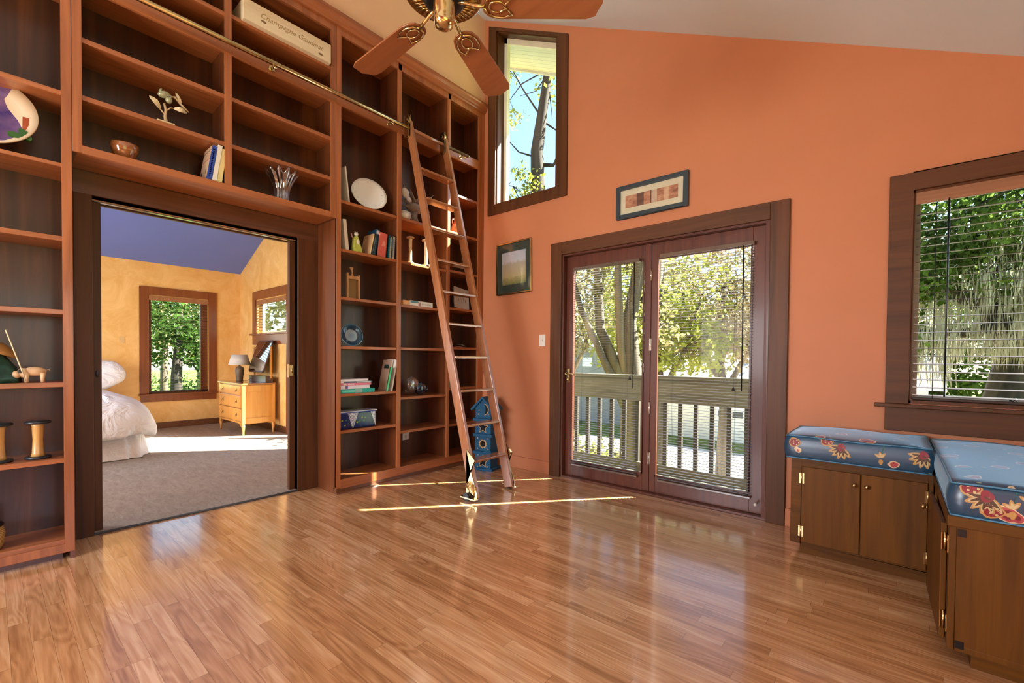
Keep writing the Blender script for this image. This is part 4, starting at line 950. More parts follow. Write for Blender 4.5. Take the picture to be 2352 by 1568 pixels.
book('dark green book with pale spine line leaning in the book row', -.025, -1.375, zb, .026, .14, .195, '#1E3A44', 12, [('s', .4, .6, .2, .85, '#7A8A80')], group=g)
book('tall blue book rising above the others in the book row', -.06, -1.346, zb, .034, .14, .25, '#1E4E74', 12, [('s', .1, .9, .84, .97, '#C8D0CC')] + script_marks(.3, .7, .1, .75, 9, '#5AA0C8'), group=g)
book('coral red spiral bound book in the book row', -.034, -1.222, zb + .001, .02, .075, .212, '#D86458', 0, script_marks(.2, .7, .45, .7, 6, '#F0A890', 'c'), group=g, spiral=True, yaw=90, roll=6)
book('teal spiral notebook near the divider in the book row', -.02, -1.196, zb, .024, .13, .205, '#16505A', 4, [('s', .35, .6, .55, .9, '#9ABCB4')], group=g, spiral=True)
book('navy spiral notebook last in the book row', -.02, -1.167, zb, .03, .13, .21, '#24487E', 3.5, [('s', .2, .35, .1, .9, '#6A9AC0')], group=g, spiral=True)
# grater board
t = thing('grater', 'small wooden vegetable slicer with handle above the blue plate', 'kitchen tool', (-.08, -1.51, 1.619))
M_lw = wood('light_utensil_wood', '#A87848', '#D8A878', 'z', .5, 1.5, 0)
q = MB(); q.box(-.095, -.065, -1.57, -1.557, 1.619, 1.835); q.box(-.095, -.065, -1.466, -1.452, 1.619, 1.825); q.box(-.085, -.065, -1.557, -1.466, 1.785, 1.812); q.build('side_frame', M_lw, t, .002)
q = MB(); q.box(-.09, -.084, -1.557, -1.466, 1.619, 1.79)
for i in range(12): q.box(-.084, -.081, -1.556, -1.468, 1.63 + i * .012, 1.634 + i * .012)
q.build('grating_plate', plain('aged_tin', '#8A6A3E', .4, .5), t)
q = MB(); q.prism([(-1.532, 1.81), (-1.526, 1.835), (-1.534, 1.865), (-1.545, 1.885), (-1.51, 1.885), (-1.518, 1.86), (-1.514, 1.835), (-1.508, 1.81)], 'x', -.085, -.07); q.build('handle', M_lw, t, .004)
# pile of books
g = 'books lying in the flat pile'
def flatbook(label, z, th, y0, y1, col, marks=(), x=-.02, d=.17):
    t = thing('book', label, 'book', (x, y0, z), group=g)
    q = MB(); c = .002; q.box(x - d, x, y0, y1, z, z + c); q.box(x - d, x, y0, y1, z + th - c, z + th); q.box(x - c, x, y0, y1, z, z + th); q.build('cover', solid(col, rough=.35), t, .0012)
    q = MB(); q.box(x - d + .003, x - c, y0 + .003, y1 - .003, z + c, z + th - c); q.build('pages', M_paper, t)
    if marks:
        q = MB(); ms = []
        for (a, b, e_, f_, col2) in marks:
            if col2 not in ms: ms.append(col2)
            q.mi = ms.index(col2); q.box(x, x + .0006, y0 + (y1 - y0) * a, y0 + (y1 - y0) * b, z + th * e_, z + th * f_)
        q.build('spine_print', [solid(m_) for m_ in ms], t)
z0 = .8195
flatbook('teal book at the bottom of the flat pile', z0, .036, -1.655, -1.335, '#0FA89A', [(.05, .42, .25, .7, '#6AE0C4'), (.42, .62, .1, .95, '#8ABCB0')])
flatbook('white book with a small blue emblem second from the bottom of the pile', z0 + .0362, .029, -1.66, -1.385, '#E8E4EE', [(.18, .26, .1, .9, '#5A5A9A')])
flatbook('pink book in the middle of the flat pile', z0 + .0654, .02, -1.66, -1.37, '#E08098', [(.1, .2, .2, .9, '#E8E0E0'), (.25, .45, .3, .8, '#F0D8E0')])
flatbook('thin slate blue book second from the top of the pile', z0 + .0856, .014, -1.66, -1.36, '#4A6E8A', [(.0, .12, .1, .9, '#E8F0EC'), (.5, .95, .2, .8, '#D8E8E0')])
flatbook('white book on top of the flat pile', z0 + .0998, .018, -1.66, -1.398, '#EEF0F4')
g2 = 'books leaning at the right end of the pile shelf'
book('bright green book leaning in front on the pile shelf', -.012, -1.222, .8195, .012, .11, .22, '#1E6A22', 10, [('c', .1, .32, .05, .16, '#C8B088'), ('s', 0, 1, 0, 1, '#3EBE78')], group=g2, yaw=-28)
book('tan book behind the green one on the pile shelf', -.045, -1.195, .8195, .016, .14, .285, '#B89880', 11, [('c', .2, .75, .72, .85, '#1E3430'), ('s', .1, .9, 0, 1, '#D8D0C0')], group=g2)
book('cream book at the end of the pile shelf against the divider', -.012, -1.173, .8195, .014, .15, .29, '#E0DCD0', 11.5, group=g2)
# talavera planter
k = NT('talavera_glaze'); v = k.coords(); x, y, z = k.sep(v)
sx = k.math('FRACT', k.math('MULTIPLY', y, 9.2)); tri = k.math('ABSOLUTE', k.math('SUBTRACT', sx, .5)); zz = k.math('DIVIDE', z, .15)
tr = k.math('LESS_THAN', k.math('MULTIPLY', tri, 2), zz)
vo = k.n('ShaderNodeTexVoronoi', feature='F1'); vo.inputs['Scale'].default_value = 28; k.l(v, vo.inputs['Vector'])
c1 = k.ramp(vo.outputs['Distance'], [(0, lin('#D8B040')), (.16, lin('#30804A')), (.26, lin('#10245C')), (.5, lin('#16306A'))], 'CONSTANT')
c2 = k.ramp(k.noise(v, 110, 2), [(.45, lin('#D8DCE0')), (.6, lin('#6A8CB0'))])
alt = k.math('GREATER_THAN', k.math('FRACT', k.math('MULTIPLY', y, 4.6)), .5)
c = k.mix(k.math('MULTIPLY', tr, alt), c1, c2)
rim = k.math('GREATER_THAN', zz, .9); c = k.mix(rim, c, lin('#2A5AA8'))
M_tal = k.done(c, .1, 0, .7)
t = thing('ceramic_planter', 'long blue patterned ceramic planter on a low shelf', 'planter', (-.11, -1.475, .5145))
q = MB(); q.box(-.07, .07, -.175, .175, 0, .148); q.build('planter_body', M_tal, t, .018, local=True)
q = MB(); q.box(-.074, .074, -.179, .179, .142, .15); q.build('rim', plain('pale_rim', '#C8D8E4', .15), t, .003, local=True)
# middle bay: driftwood, bobbins, book, glass fish
t = thing('shell_driftwood', 'whitened driftwood piece with shells behind the ladder', 'ornament', (-.12, -.9, 2.43))
M_drift = plain('driftwood', '#8A7A6E', .8, 0, .2, .25, 30); M_shell = plain('shell_white', '#D8D2CC', .4, 0, .4, .15, 25)
random.seed(5); q = MB()
for k_ in range(17):
    a = random.uniform(-.3, .9); b = Vector((-.13, -.86 + random.uniform(-.05, .05), 2.60)); e_ = b + Vector((random.uniform(-.04, .07), random.uniform(-.16, .2), random.uniform(-.05, .17)))
    q.tube([b, (b + e_) / 2 + Vector((.02, 0, random.uniform(-.03, .03))), e_], [.016, .011, .003], 7)
q.ball((-.12, -.84, 2.57), (.05, .1, .05)); q.tube([(-.12, -.84, 2.56), (-.12, -.85, 2.48), (-.12, -.84, 2.418)], [.03, .035, .05], 9); q.build('branches', M_drift, t)
q = MB(); q.ball((-.07, -.985, 2.665), (.024, .04, .05), Euler((.5, 0, 0)).to_matrix()); q.ball((-.06, -.95, 2.61), (.018, .03, .022), Euler((-.6, 0, 0)).to_matrix()); q.build('shells', M_shell, t)
q = MB(); q.lathe([(0, 0), (.05, .002), (.07, .03), (.06, .07), (.02, .085), (0, .085)], (-.075, -1.0, 2.4105), 20, wob=lambda a, z: .08 * math.cos(9 * a)); tag(q.build('sea_shell', M_shell), 'pale ridged sea shell at the left of the driftwood shelf', 'shell')
def spool(label, x, y, z, h, r, fr, mb, mf, group):
    t = thing('bobbin', label, 'bobbin', (x, y, z), group=group)
    q = MB(); q.lathe([(r * 1.25, .012), (r, .03), (r * .86, h * .5), (r, h - .03), (r * 1.2, h - .012)], (0, 0, 0), 24); q.build('barrel', mb, t, local=True)
    for zz in (0, h - .014): q = MB(); q.lathe([(fr - .004, 0), (fr, .003), (fr, .011), (fr - .004, .014), (0, .014)], (0, 0, zz), 32); q.build('flange', mf, t, local=True)
M_bob = wood('bobbin_wood', '#B8823E', '#D8A860', 'z', .35, 2, .3)
spool('slim pale wooden bobbin left of its twin behind the ladder', -.07, -.925, 2.0125, .255, .017, .038, M_pine, plain('worn_wood_flange', '#A8805C', .4), 'pale bobbins')
spool('slim pale wooden bobbin touched by sunlight next to the ladder rail', -.045, -.757, 2.0125, .255, .018, .042, M_pine, plain('worn_wood_flange_b', '#B08A64', .4), 'pale bobbins')
spool('honey wooden bobbin with black flanges, whole, on the left bookcase', -.1, -3.364, .5585, .205, .024, .052, M_bob, plain('bobbin_flange', '#22262A', .35), 'dark rimmed bobbins')
spool('honey wooden bobbin with black flanges cut by the left picture edge', -.1, -3.505, .5585, .205, .024, .052, M_bob, plain('bobbin_flange_b', '#22262A', .35), 'dark rimmed bobbins')
g = 'single book'
t = thing('book', 'thick white-spined book lying flat on the middle bay shelf', 'book', (-.02, -.98, 1.6125))
q = MB(); x = -.015; q.box(x - .14, x, -.965, -.695, 1.6125, 1.6155); q.box(x - .14, x, -.965, -.695, 1.657, 1.66); q.box(x - .003, x, -.965, -.695, 1.6125, 1.66); q.build('cover', solid('#E4E8E4'), t, .001)
q = MB(); q.box(x - .14, x - .004, -1.04, -.7, 1.616, 1.6565); q.build('pages', plain('peach_pages', '#E8B88A', .8), t)
q = MB(); q.box(x, x + .0006, -.96, -.87, 1.64, 1.658); q.mi = 1; q.box(x, x + .0006, -.868, -.845, 1.616, 1.65); q.mi = 2
for i in range(9): q.box(x, x + .0006, -.83 + i * .013, -.822 + i * .013, 1.627, 1.642)
q.build('spine_print', [solid('#5A8E98'), solid('#B07A80'), solid('#B8BCB4')], t)
t = thing('glass_fish', 'round glass fish with dark blue body on the middle bay', 'ornament', (-.1, -.82, .757))
k = NT('dark_blue_glass'); M_dglass = k.done(k.ramp(k.noise(k.coords(), 30, 3), [(.4, lin('#0A1420')), (.55, lin('#12284A')), (.65, lin('#1E5458'))]), .04, 0, .9, .8)
q = MB(); q.ball((-.1, -.775, .822), (.04, .07, .062), None, 24, 16); q.tube([(-.1, -.71, .80), (-.1, -.69, .81), (-.1, -.685, .83)], [.02, .012, .008], 8); q.build('body', M_dglass, t)
q = MB(); q.ball((-.1, -.87, .86), (.03, .075, .075), None, 28, 18); q.build('fin', M_clear, t)
q = MB(); q.tube([(-.1, -.95, .86), (-.1, -.93, .915), (-.1, -.88, .937), (-.1, -.82, .92)], .004, 8); q.tube([(-.1, -.96, .81), (-.1, -.93, .79)], .006, 8); q.build('tail', M_clear, t)
# corner bay

t = thing('wall_plaque', 'whitewashed plaque leaning on a corner bay shelf', 'plaque', (-.08, -.28, 1.639))
q = MB(); A = Matrix.Translation((-.05, -.27, 1.640)) @ Matrix.Rotation(R(-12), 4, 'Y') @ Matrix.Rotation(R(-8), 4, 'X'); q.box(-.012, 0, -.105, .105, 0, .235, mat=A); q.build('board', plain('whitewash', '#B8B4B0', .6, 0, .3, .15, 20), t, .002)
q = MB()
for i in range(5): q.box(0, .001, -.05 + i * .024, -.042 + i * .024, .08 + (i % 2) * .02, .115 + (i % 2) * .02, mat=A)
q.build('motif', plain('grey_brown_motif', '#8A7268', .6), t)
t = thing('photo_frame', 'silver edged frame tipped back on a corner bay shelf', 'photo frame', (-.08, -.24, 1.236))
q = MB(); A = Matrix.Translation((-.03, -.24, 1.2365)) @ Matrix.Rotation(R(-76), 4, 'Y') @ Matrix.Rotation(R(5), 4, 'Z'); rect = ((-.15, .15, 0, .2),)
for b in ((-.008, 0, -.15, .15, 0, .015), (-.008, 0, -.15, .15, .185, .2), (-.008, 0, -.15, -.135, .015, .185), (-.008, 0, .135, .15, .015, .185)): q.box(*b, mat=A)
q.build('frame', M_chrome, t, .001); q = MB(); q.box(-.006, -.004, -.135, .135, .015, .185, mat=A); q.build('photo', plain('dark_photo', '#2A2624', .2), t)
t = thing('photo_frame', 'small pale frame half hidden behind the ladder rail', 'photo frame', (-.04, -.4, .816))
q = MB(); q.box(-.045, -.035, -.45, -.36, .816, .91); q.build('frame', plain('pale_gilt', '#B8B49A', .4), t, .002); q = MB(); q.box(-.035, -.034, -.435, -.375, .83, .895); q.build('photo', plain('olive_photo', '#7A7C5E', .4), t)
t = thing('pottery_jug', 'terracotta striped jug standing behind the ladder', 'jug', (-.07, -.34, 2.4165))
k = NT('terracotta_stripe'); v = k.coords(); zz = k.sep(v)[2]; M_jug = k.done(k.ramp(zz, [(.0, lin('#C89070')), (.08, lin('#D8A888')), (.1, lin('#B85A38')), (.14, lin('#C8643E'))]), .4)
q = MB(); q.lathe([(0, 0), (.05, 0), (.058, .04), (.05, .08), (.034, .11), (.026, .14), (.03, .165), (.026, .165), (.02, .14), (0, .12)], (0, 0, 0), 28); q.build('body', M_jug, t, local=True)
q = MB(); q.tube([(0, -.03, .15), (0, -.055, .145), (0, -.06, .11), (0, -.045, .085)], .006, 8); q.build('handle', M_jug, t, local=True)
# birdhouse tower
t = thing('birdhouse', 'tall blue wooden birdhouse with moon, stars and sun cutouts', 'birdhouse', (.305, -.25, 0))
M_bh = plain('birdhouse_blue', '#22587C', .7, 0, .3, .15, 14); M_gold = plain('birdhouse_gold', '#C8A468', .5); M_hole = plain('birdhouse_hole', '#0C1218', .9)
A0 = Matrix.Translation((.305, -.25, 0)) @ Matrix.Rotation(R(14), 4, 'Z')
BW, BD = .088, .075
q = MB(); q.box(-BW - .028, BW + .028, -BD - .02, BD + .02, 0, .022, mat=A0); q.build('base', M_bh, t, .003)
zs = [.022, .19, .365, .52]
for i in range(3):
    q = MB(); q.box(-BW, BW, -BD, BD, zs[i], zs[i+1] - .03, mat=A0); tier = q.build('tier', M_bh, t, .002)
    q = MB(); q.box(-BW - .022, BW + .022, -BD - .018, BD + .018, zs[i+1] - .03, zs[i+1], mat=A0); q.build('ledge', M_bh, tier, .006)
q = MB(); vs = q.prism([(-BW, .52), (BW, .52), (BW, .625), (0, .715), (-BW, .625)], 'y', -BD, BD)
for v in vs: v.co = A0 @ v.co
top = q.build('tier', M_bh, t, .002)
q = MB()
for s in (-1, 1):
    vs = q.prism([(s * .0, .738), (s * .0, .715), (s * (BW + .032), .595), (s * (BW + .045), .612)], 'y', -BD - .025, BD + .025)
    for v in vs: v.co = A0 @ v.co
q.build('roof', M_bh, t)
def star(cx, cz, r, ri, n=5): return [(cx + (r if i % 2 == 0 else ri) * math.cos(math.pi/2 + math.pi * i / n), cz + (r if i % 2 == 0 else ri) * math.sin(math.pi/2 + math.pi * i / n)) for i in range(2 * n)]
def sunp(cx, cz, r, ri, n=14): return star(cx, cz, r, ri, n)
def moon(cx, cz, r):
    o = [(cx + r * math.sin(a), cz + r * math.cos(a)) for a in [math.pi * k / 10 for k in range(11)]]
    return [(cx - .2 * r + p[0] - cx, p[1]) for p in o] + [(cx - .2 * r + .45 * r * math.sin(a), cz + r * math.cos(a)) for a in [math.pi * (10 - k) / 10 for k in range(1, 10)]]
def cut(pg, ph):
    q = MB(); vs = q.prism(pg, 'y', -BD - .003, -BD + .001)
    for v in vs: v.co = A0 @ v.co
    q.mi = 1; vs = q.prism(ph, 'y', -BD - .0045, -BD - .002)
    for v in vs: v.co = A0 @ v.co
    q.build('cutout', [M_gold, M_hole], t)
cut(star(0, .088, .072, .034), star(0, .088, .06, .027)); cut(sunp(0, .265, .05, .036), sunp(0, .265, .03, .0299)); cut(star(0, .43, .066, .031), star(0, .43, .054, .024)); cut(moon(.02, .61, .058), moon(.018, .61, .05))
q = MB()
for (a, b) in ((-.055, .15), (.055, .15), (-.06, .03), (.06, .04), (-.06, .32), (.06, .32), (-.06, .215), (.06, .215), (-.055, .48), (.055, .48), (-.045, .6), (-.055, .56), (.062, .56)):
    vs = q.prism(star(a, b, .009, .004), 'y', -BD - .002, -BD)
    for v in vs: v.co = A0 @ v.co
q.build('painted_stars', M_gold, t)
# left bookcase figures
t = thing('fisherman_figurine', 'green robed figurine with wide hat and pole at left edge', 'figurine', (-.12, -3.49, .975))
M_robe = plain('green_robe', '#1E4A40', .35, 0, .5, .4, 30)
q = MB(); q.lathe([(.0, 0), (.095, 0), (.09, .03), (.075, .08), (.05, .12), (.03, .15), (0, .16)], (-.12, -3.515, .975), 28, wob=lambda a, z: .06 * math.cos(7 * a)); q.build('robe', M_robe, t)
q = MB(); q.ball((-.12, -3.51, 1.135), (.028, .028, .032)); q.ball((-.095, -3.51, 1.132), (.006, .006, .008)); q.build('head', plain('figurine_skin', '#C8966A', .5), t)
q = MB(); q.lathe([(.085, 0), (.07, .018), (.035, .045), (0, .06)], (0, 0, 0), 28, Matrix.Translation((-.11, -3.51, 1.13)) @ Matrix.Rotation(R(-22), 4, 'X')); o = q.build('hat', plain('straw_hat', '#A8783E', .5), t); o.modifiers.new('solid', 'SOLIDIFY').thickness = .006
q = MB(); q.tube([(-.04, -3.478, 1.25), (-.04, -3.425, 1.05), (-.04, -3.41, .985)], .003, 6); q.build('pole', M_leaf, t)
t = thing('pig_figurine', 'small carved pale pig with dark ear on left bookcase', 'figurine', (-.07, -3.385, .975))
M_pig = plain('carved_pale_wood', '#D8B48A', .5, 0, .3, .12, 20)
q = MB(); q.ball((-.07, -3.375, 1.033), (.024, .046, .026)); q.ball((-.07, -3.415, 1.027), (.024, .026, .026)); q.ball((-.068, -3.442, 1.018), (.019, .02, .02)); q.lathe([(.013, 0), (.011, .02), (0, .021)], (0, 0, 0), 14, Matrix.Translation((-.066, -3.452, 1.01)) @ Matrix.Rotation(R(115), 4, 'X')); q.build('body', M_pig, t)
for y in (-3.405, -3.345):
    for x in (-.082, -.058): q = MB(); q.tube([(x, y, 1.025), (x, y - .002, .995), (x, y, .9755)], [.012, .009, .0085], 8); q.build('leg', M_pig, t)
q = MB(); q.ball((-.048, -3.43, 1.035), (.004, .008, .011)); q.ball((-.09, -3.43, 1.035), (.004, .008, .011)); q.build('ear', plain('dark_ear', '#3A3430', .6), t)
q = MB(); q.tube([(-.07, -3.33, 1.04), (-.068, -3.322, 1.045), (-.072, -3.32, 1.035)], .0025, 6); q.build('tail', M_pig, t)
t = thing('woven_jar', 'woven honey coloured lidded jar on the lowest left shelf', 'jar', (-.1, -3.55, .111))
k = NT('woven_cane'); v = k.coords(); wv = k.n('ShaderNodeTexWave'); wv.inputs['Scale'].default_value = 40; wv.inputs['Distortion'].default_value = 3; wv.bands_direction = 'Z'; k.l(v, wv.inputs[0])
M_cane = k.done(k.ramp(wv.outputs[0], [(.2, lin('#8A6A34')), (.7, lin('#C8A05A'))]), .6)
q = MB(); q.lathe([(0, 0), (.05, 0), (.06, .02), (.066, .08), (.058, .12), (0, .122)], (0, 0, 0), 32); q.build('jar_body', M_cane, t, local=True)
q = MB(); q.lathe([(.06, .122), (.062, .13), (.05, .142), (.01, .15), (0, .152)], (0, 0, 0), 32); q.build('lid', M_black, t, local=True)

# ------------------------------------------------------------------ outdoors
q = MB(); q.box(-140, 60, -60, 140, -3.15, -3.0); structure(q.build('ground', M_grass))
q = MB(); q.prism([(-9, 8.2), (9, 10.5), (9, 18.0), (-9, 17.5)], 'z', -2.999, -2.96); structure(q.build('driveway', M_drive))
q = MB(); q.prism([(-10, 5.5), (10, 5.5), (10, 10.4), (-10, 8.1)], 'z', -2.999, -2.97); structure(q.build('path', plain('leaf_litter', '#6A5844', .9, 0, .1, .3, 3)))
M_deckw = wood('weathered_deck_wood', '#4C483C', '#746E5C', 'x', .8, 1, 0)
M_post = wood('weathered_post_wood', '#241F1A', '#40382C', 'z', .8, 1, 0)
q = MB()
for i in range(8): q.box(-.6, 3.35, .155 + i * .142, .155 + i * .142 + .136, -.14, -.1)
structure(q.build('deck', M_deckw)); structure(box('deck_joist', M_deckw, (-.6, 3.35, 1.28, 1.32, -.34, -.14)))
t = thing('deck_railing', 'weathered wooden balcony railing outside the patio door', 'railing', (2.8, 1.2, -.1))
box('top_rail', M_deckw, (-.6, 3.35, 1.12, 1.26, .915, .95), t, .004); box('rail_board', M_deckw, (-.6, 3.35, 1.15, 1.185, .665, .915), t, .003)
box('lower_rail', M_deckw, (-.6, 3.35, 1.165, 1.2, -.1, -.02), t)
for i in range(24):
    x = -.5 + i * .16
    box('baluster', M_post, (x - .021, x + .021, 1.186, 1.225, -.1, .9), t)
# eave soffit over the tall window
SB = lambda x: 4.63 - .51 * x
k = NT('beadboard_soffit'); v = k.coords(); x, y, z = k.sep(v); fr = k.math('FRACT', k.math('MULTIPLY', y, 11)); M_soff = k.done(k.mix(k.math('MULTIPLY', k.math('LESS_THAN', fr, .08), .6), lin('#E6E2CC'), lin('#8A8878')), .6)
q = MB(); q.prism([(-2.0, SB(-2.0)), (5.6, SB(5.6)), (5.6, SB(5.6) + .1), (-2.0, SB(-2.0) + .1)], 'y', .152, .75); structure(q.build('soffit', M_soff))
q = MB(); q.prism([(-2.0, SB(-2.0) - .03), (5.6, SB(5.6) - .03), (5.6, SB(5.6) + .16), (-2.0, SB(-2.0) + .16)], 'y', .75, .785); structure(q.build('fascia', plain('fascia_paint', '#C8C6BC', .5)))

M_bark = wood('oak_bark', '#1C1610', '#40362A', 'z', .9, .35, 0, .1); M_bark_l = wood('pale_bark', '#453A2E', '#80705C', 'z', .85, .35, 0, .1)
LV = [leafmat('leaf_bright', '#66702A', '#BCBC5C', .55), leafmat('leaf_deep', '#2A3E1C', '#6A8038', .45), leafmat('leaf_olive', '#665E3C', '#ACA070', .45), leafmat('leaf_tan', '#84704E', '#C8B490', .45)]
M_moss = leafmat('spanish_moss', '#8A8470', '#D0C8B0', .4)
def quads(name, m, P, N1, N2, parent):
    n = len(P); V = np.empty((n, 4, 3)); V[:, 0] = P - N1; V[:, 1] = P + N2 * .6 - N1 * .1; V[:, 2] = P + N1; V[:, 3] = P - N2 * .6 + N1 * .1
    W = np.array(WM[parent.name].inverted()); V = V.reshape(-1, 3) @ W[:3, :3].T + W[:3, 3]
    me = bpy.data.meshes.new(name); me.vertices.add(4 * n); me.vertices.foreach_set('co', V.ravel())
    me.loops.add(4 * n); me.loops.foreach_set('vertex_index', np.arange(4 * n)); me.polygons.add(n); me.polygons.foreach_set('loop_start', np.arange(0, 4 * n, 4))
    me.update(calc_edges=True); me.materials.append(m); o = bpy.data.objects.new(name, me); COL.objects.link(o); o.parent = parent; return o
def crown_mesh(crowns, size, m, parent, clump=14, name='foliage'):
    Ps = []
    for (c, r, n) in crowns:
        nc = max(3, n // clump); d = rng.normal(size=(nc, 3)); d /= np.linalg.norm(d, axis=1)[:, None]; rad = rng.uniform(.35, 1, nc) ** .6
        cc = np.array(c) + d * rad[:, None] * np.array(r)
        P = np.repeat(cc, clump, 0) + rng.normal(size=(nc * clump, 3)) * size * 2.4 * np.array([1, 1, .7]); Ps.append(P)
    P = np.concatenate(Ps); n = len(P); a = rng.normal(size=(n, 3)); a /= np.linalg.norm(a, axis=1)[:, None]; b = np.cross(a, rng.normal(size=(n, 3))); b /= np.linalg.norm(b, axis=1)[:, None]
    s = size * rng.uniform(.6, 1.3, n)[:, None]; return quads(name, m, P, a * s, b * s, parent)
def tree(label, base, trunks, crowns, size, lm, bark=None, moss=(), kind='tree', twigs=0, group=None):
    t = thing(kind, label, 'tree', base, group=group)
    q = MB()
    for pts, rs in trunks: q.tube(pts, rs, 9)
    if twigs:
        for (c, r, n) in crowns:
            for _ in range(twigs):
                c_ = Vector(c); e_ = c_ + Vector(rng.normal(size=3)) * max(r) * .55; m_ = (c_ + e_) / 2 + Vector(rng.normal(size=3)) * .15 * max(r)
                q.tube([c_, m_, e_], [.022 * min(1, max(r)), .014 * min(1, max(r)), .005], 5)
    q.build('trunk', bark or M_bark, t)
    crown_mesh(crowns, size, lm, t)
    if moss:
        Ps = []; Ls = []
        for (c, r, n) in moss:
            P = np.array(c) + (rng.uniform(-1, 1, (n, 3))) * np.array(r); Ps.append(P)
        P = np.concatenate(Ps); n = len(P); P = np.repeat(P, 3, 0) + rng.normal(size=(3 * n, 3)) * .05; n = len(P)
        L = np.zeros((n, 3)); L[:, 2] = rng.uniform(.08, .3, n); L[:, 0] = rng.normal(size=n) * .02
        Wd = rng.normal(size=(n, 3)); Wd[:, 2] = 0; Wd /= np.linalg.norm(Wd, axis=1)[:, None]; Wd *= .012
        quads('hanging_moss', M_moss, P, L, Wd * 1.6, t)
    return t
# tree seen in the tall window
tree('thin ivy-wrapped tree trunk seen through the tall raked window', (-2.1, 3.7, -3), [
    ([(-2.1, 3.65, -3), (-2.08, 3.66, 2), (-2.06, 3.68, 4.3), (-2.09, 3.66, 5.3), (-2.02, 3.76, 6.2), (-1.94, 3.82, 6.9), (-1.86, 3.9, 8.2)], [.3, .2, .155, .13, .1, .09, .05]),
    ([(-2.07, 3.66, 5.0), (-1.8, 3.83, 4.98), (-1.72, 3.86, 5.15), (-1.72, 3.88, 5.5)], [.05, .035, .025, .01]),
    ([(-2.08, 3.66, 5.15), (-2.35, 3.4, 5.25), (-2.6, 3.2, 5.6)], [.02, .014, .006]),
    ([(-2.05, 3.7, 6.0), (-2.3, 3.45, 6.5), (-2.6, 3.2, 7.2)], [.02, .014, .006]),
    ([(-2.03, 3.75, 5.9), (-1.85, 3.95, 5.75), (-1.6, 4.1, 5.6)], [.022, .016, .006])],
    [((-2.5, 3.2, 6.9), (.45, .45, .5), 420), ((-1.9, 3.9, 7.0), (.25, .25, .8), 420), ((-1.6, 4.1, 5.8), (.2, .2, .45), 110), ((-2.4, 3.3, 4.55), (.5, .4, .3), 330), ((-2.5, 3.4, 6.1), (.3, .3, .35), 70), ((-1.7, 4.0, 4.6), (.3, .3, .25), 120)], .045, LV[0], twigs=3)
# multi-stemmed tree behind the left door leaf
tree('big multi-stemmed tree close behind the left patio door leaf', (.35, 2.95, -3), [
    ([(.38, 2.98, -3), (.38, 2.98, .2), (.36, 2.96, .9), (.3, 2.95, 1.7), (.5, 3.1, 3.2), (.6, 3.3, 5)], [.26, .2, .15, .11, .09, .06]),
    ([(.34, 2.95, .5), (.22, 2.85, 1.3), (.18, 2.8, 2.2), (.1, 2.9, 3.4)], [.11, .07, .06, .04]),
    ([(.3, 2.9, .4), (.0, 2.7, 1.1), (-.3, 2.5, 1.9), (-.6, 2.3, 3.2)], [.1, .055, .045, .03]),
    ([(.3, 2.9, .6), (-.1, 2.75, 1.6), (-.15, 2.7, 2.8), (-.3, 2.7, 4)], [.1, .08, .06, .04]),
    ([(.5, 3.1, 2.0), (.62, 3.25, 2.4), (.66, 3.3, 3.4)], [.1, .08, .05])],
    [((.1, 2.9, 3.2), (.9, .8, .7), 1600), ((-.5, 2.6, 2.3), (.6, .6, .5), 500), ((-.2, 2.7, -1.0), (1.1, .8, .8), 1500), ((.3, 3.6, 1.8), (.6, .5, .5), 350)], .05, LV[2], M_bark_l, twigs=10)
# trees over the drive
spec = [('sunlit yellow green tree left behind the right patio door leaf', (-2.2, 10.3), 3.2, LV[0], 0), ('pale twiggy tree over the drive behind the patio door', (-.7, 11.6), 3.4, LV[3], 1),
        ('olive leaved tree right of the drive beyond the patio door', (.9, 12.9), 3.6, LV[2], 1), ('broad bright tree on the far side of the drive', (-4.2, 13.2), 4.0, LV[0], 0), ('grey green tree near the neighbouring gable', (-6.4, 11.2), 3.8, LV[2], 1)]
for lab, (x, y), h, lm, tw in spec:
    tree(lab, (x, y, -3), [([(x, y, -3), (x + .1, y, -.5), (x - .15, y + .1, 1.5), (x + .1, y, 4)], [.2, .16, .12, .05]), ([(x + .05, y, 0), (x + .8, y + .2, 1.6), (x + 1.2, y + .3, 3.2)], [.1, .07, .03]), ([(x, y, .4), (x - .9, y, 1.8), (x - 1.3, y, 3.4)], [.1, .07, .03])],
         [((x, y, h), (2.2, 1.6, 1.7), 2300), ((x + .8, y, h - 1.7), (1.5, 1.2, .8), 1500), ((x - 1.2, y, h - 1.5), (1.2, 1.0, .9), 1300)], .085, lm, M_bark_l, kind='tree', twigs=8 + 8 * tw, group='trees across the drive')
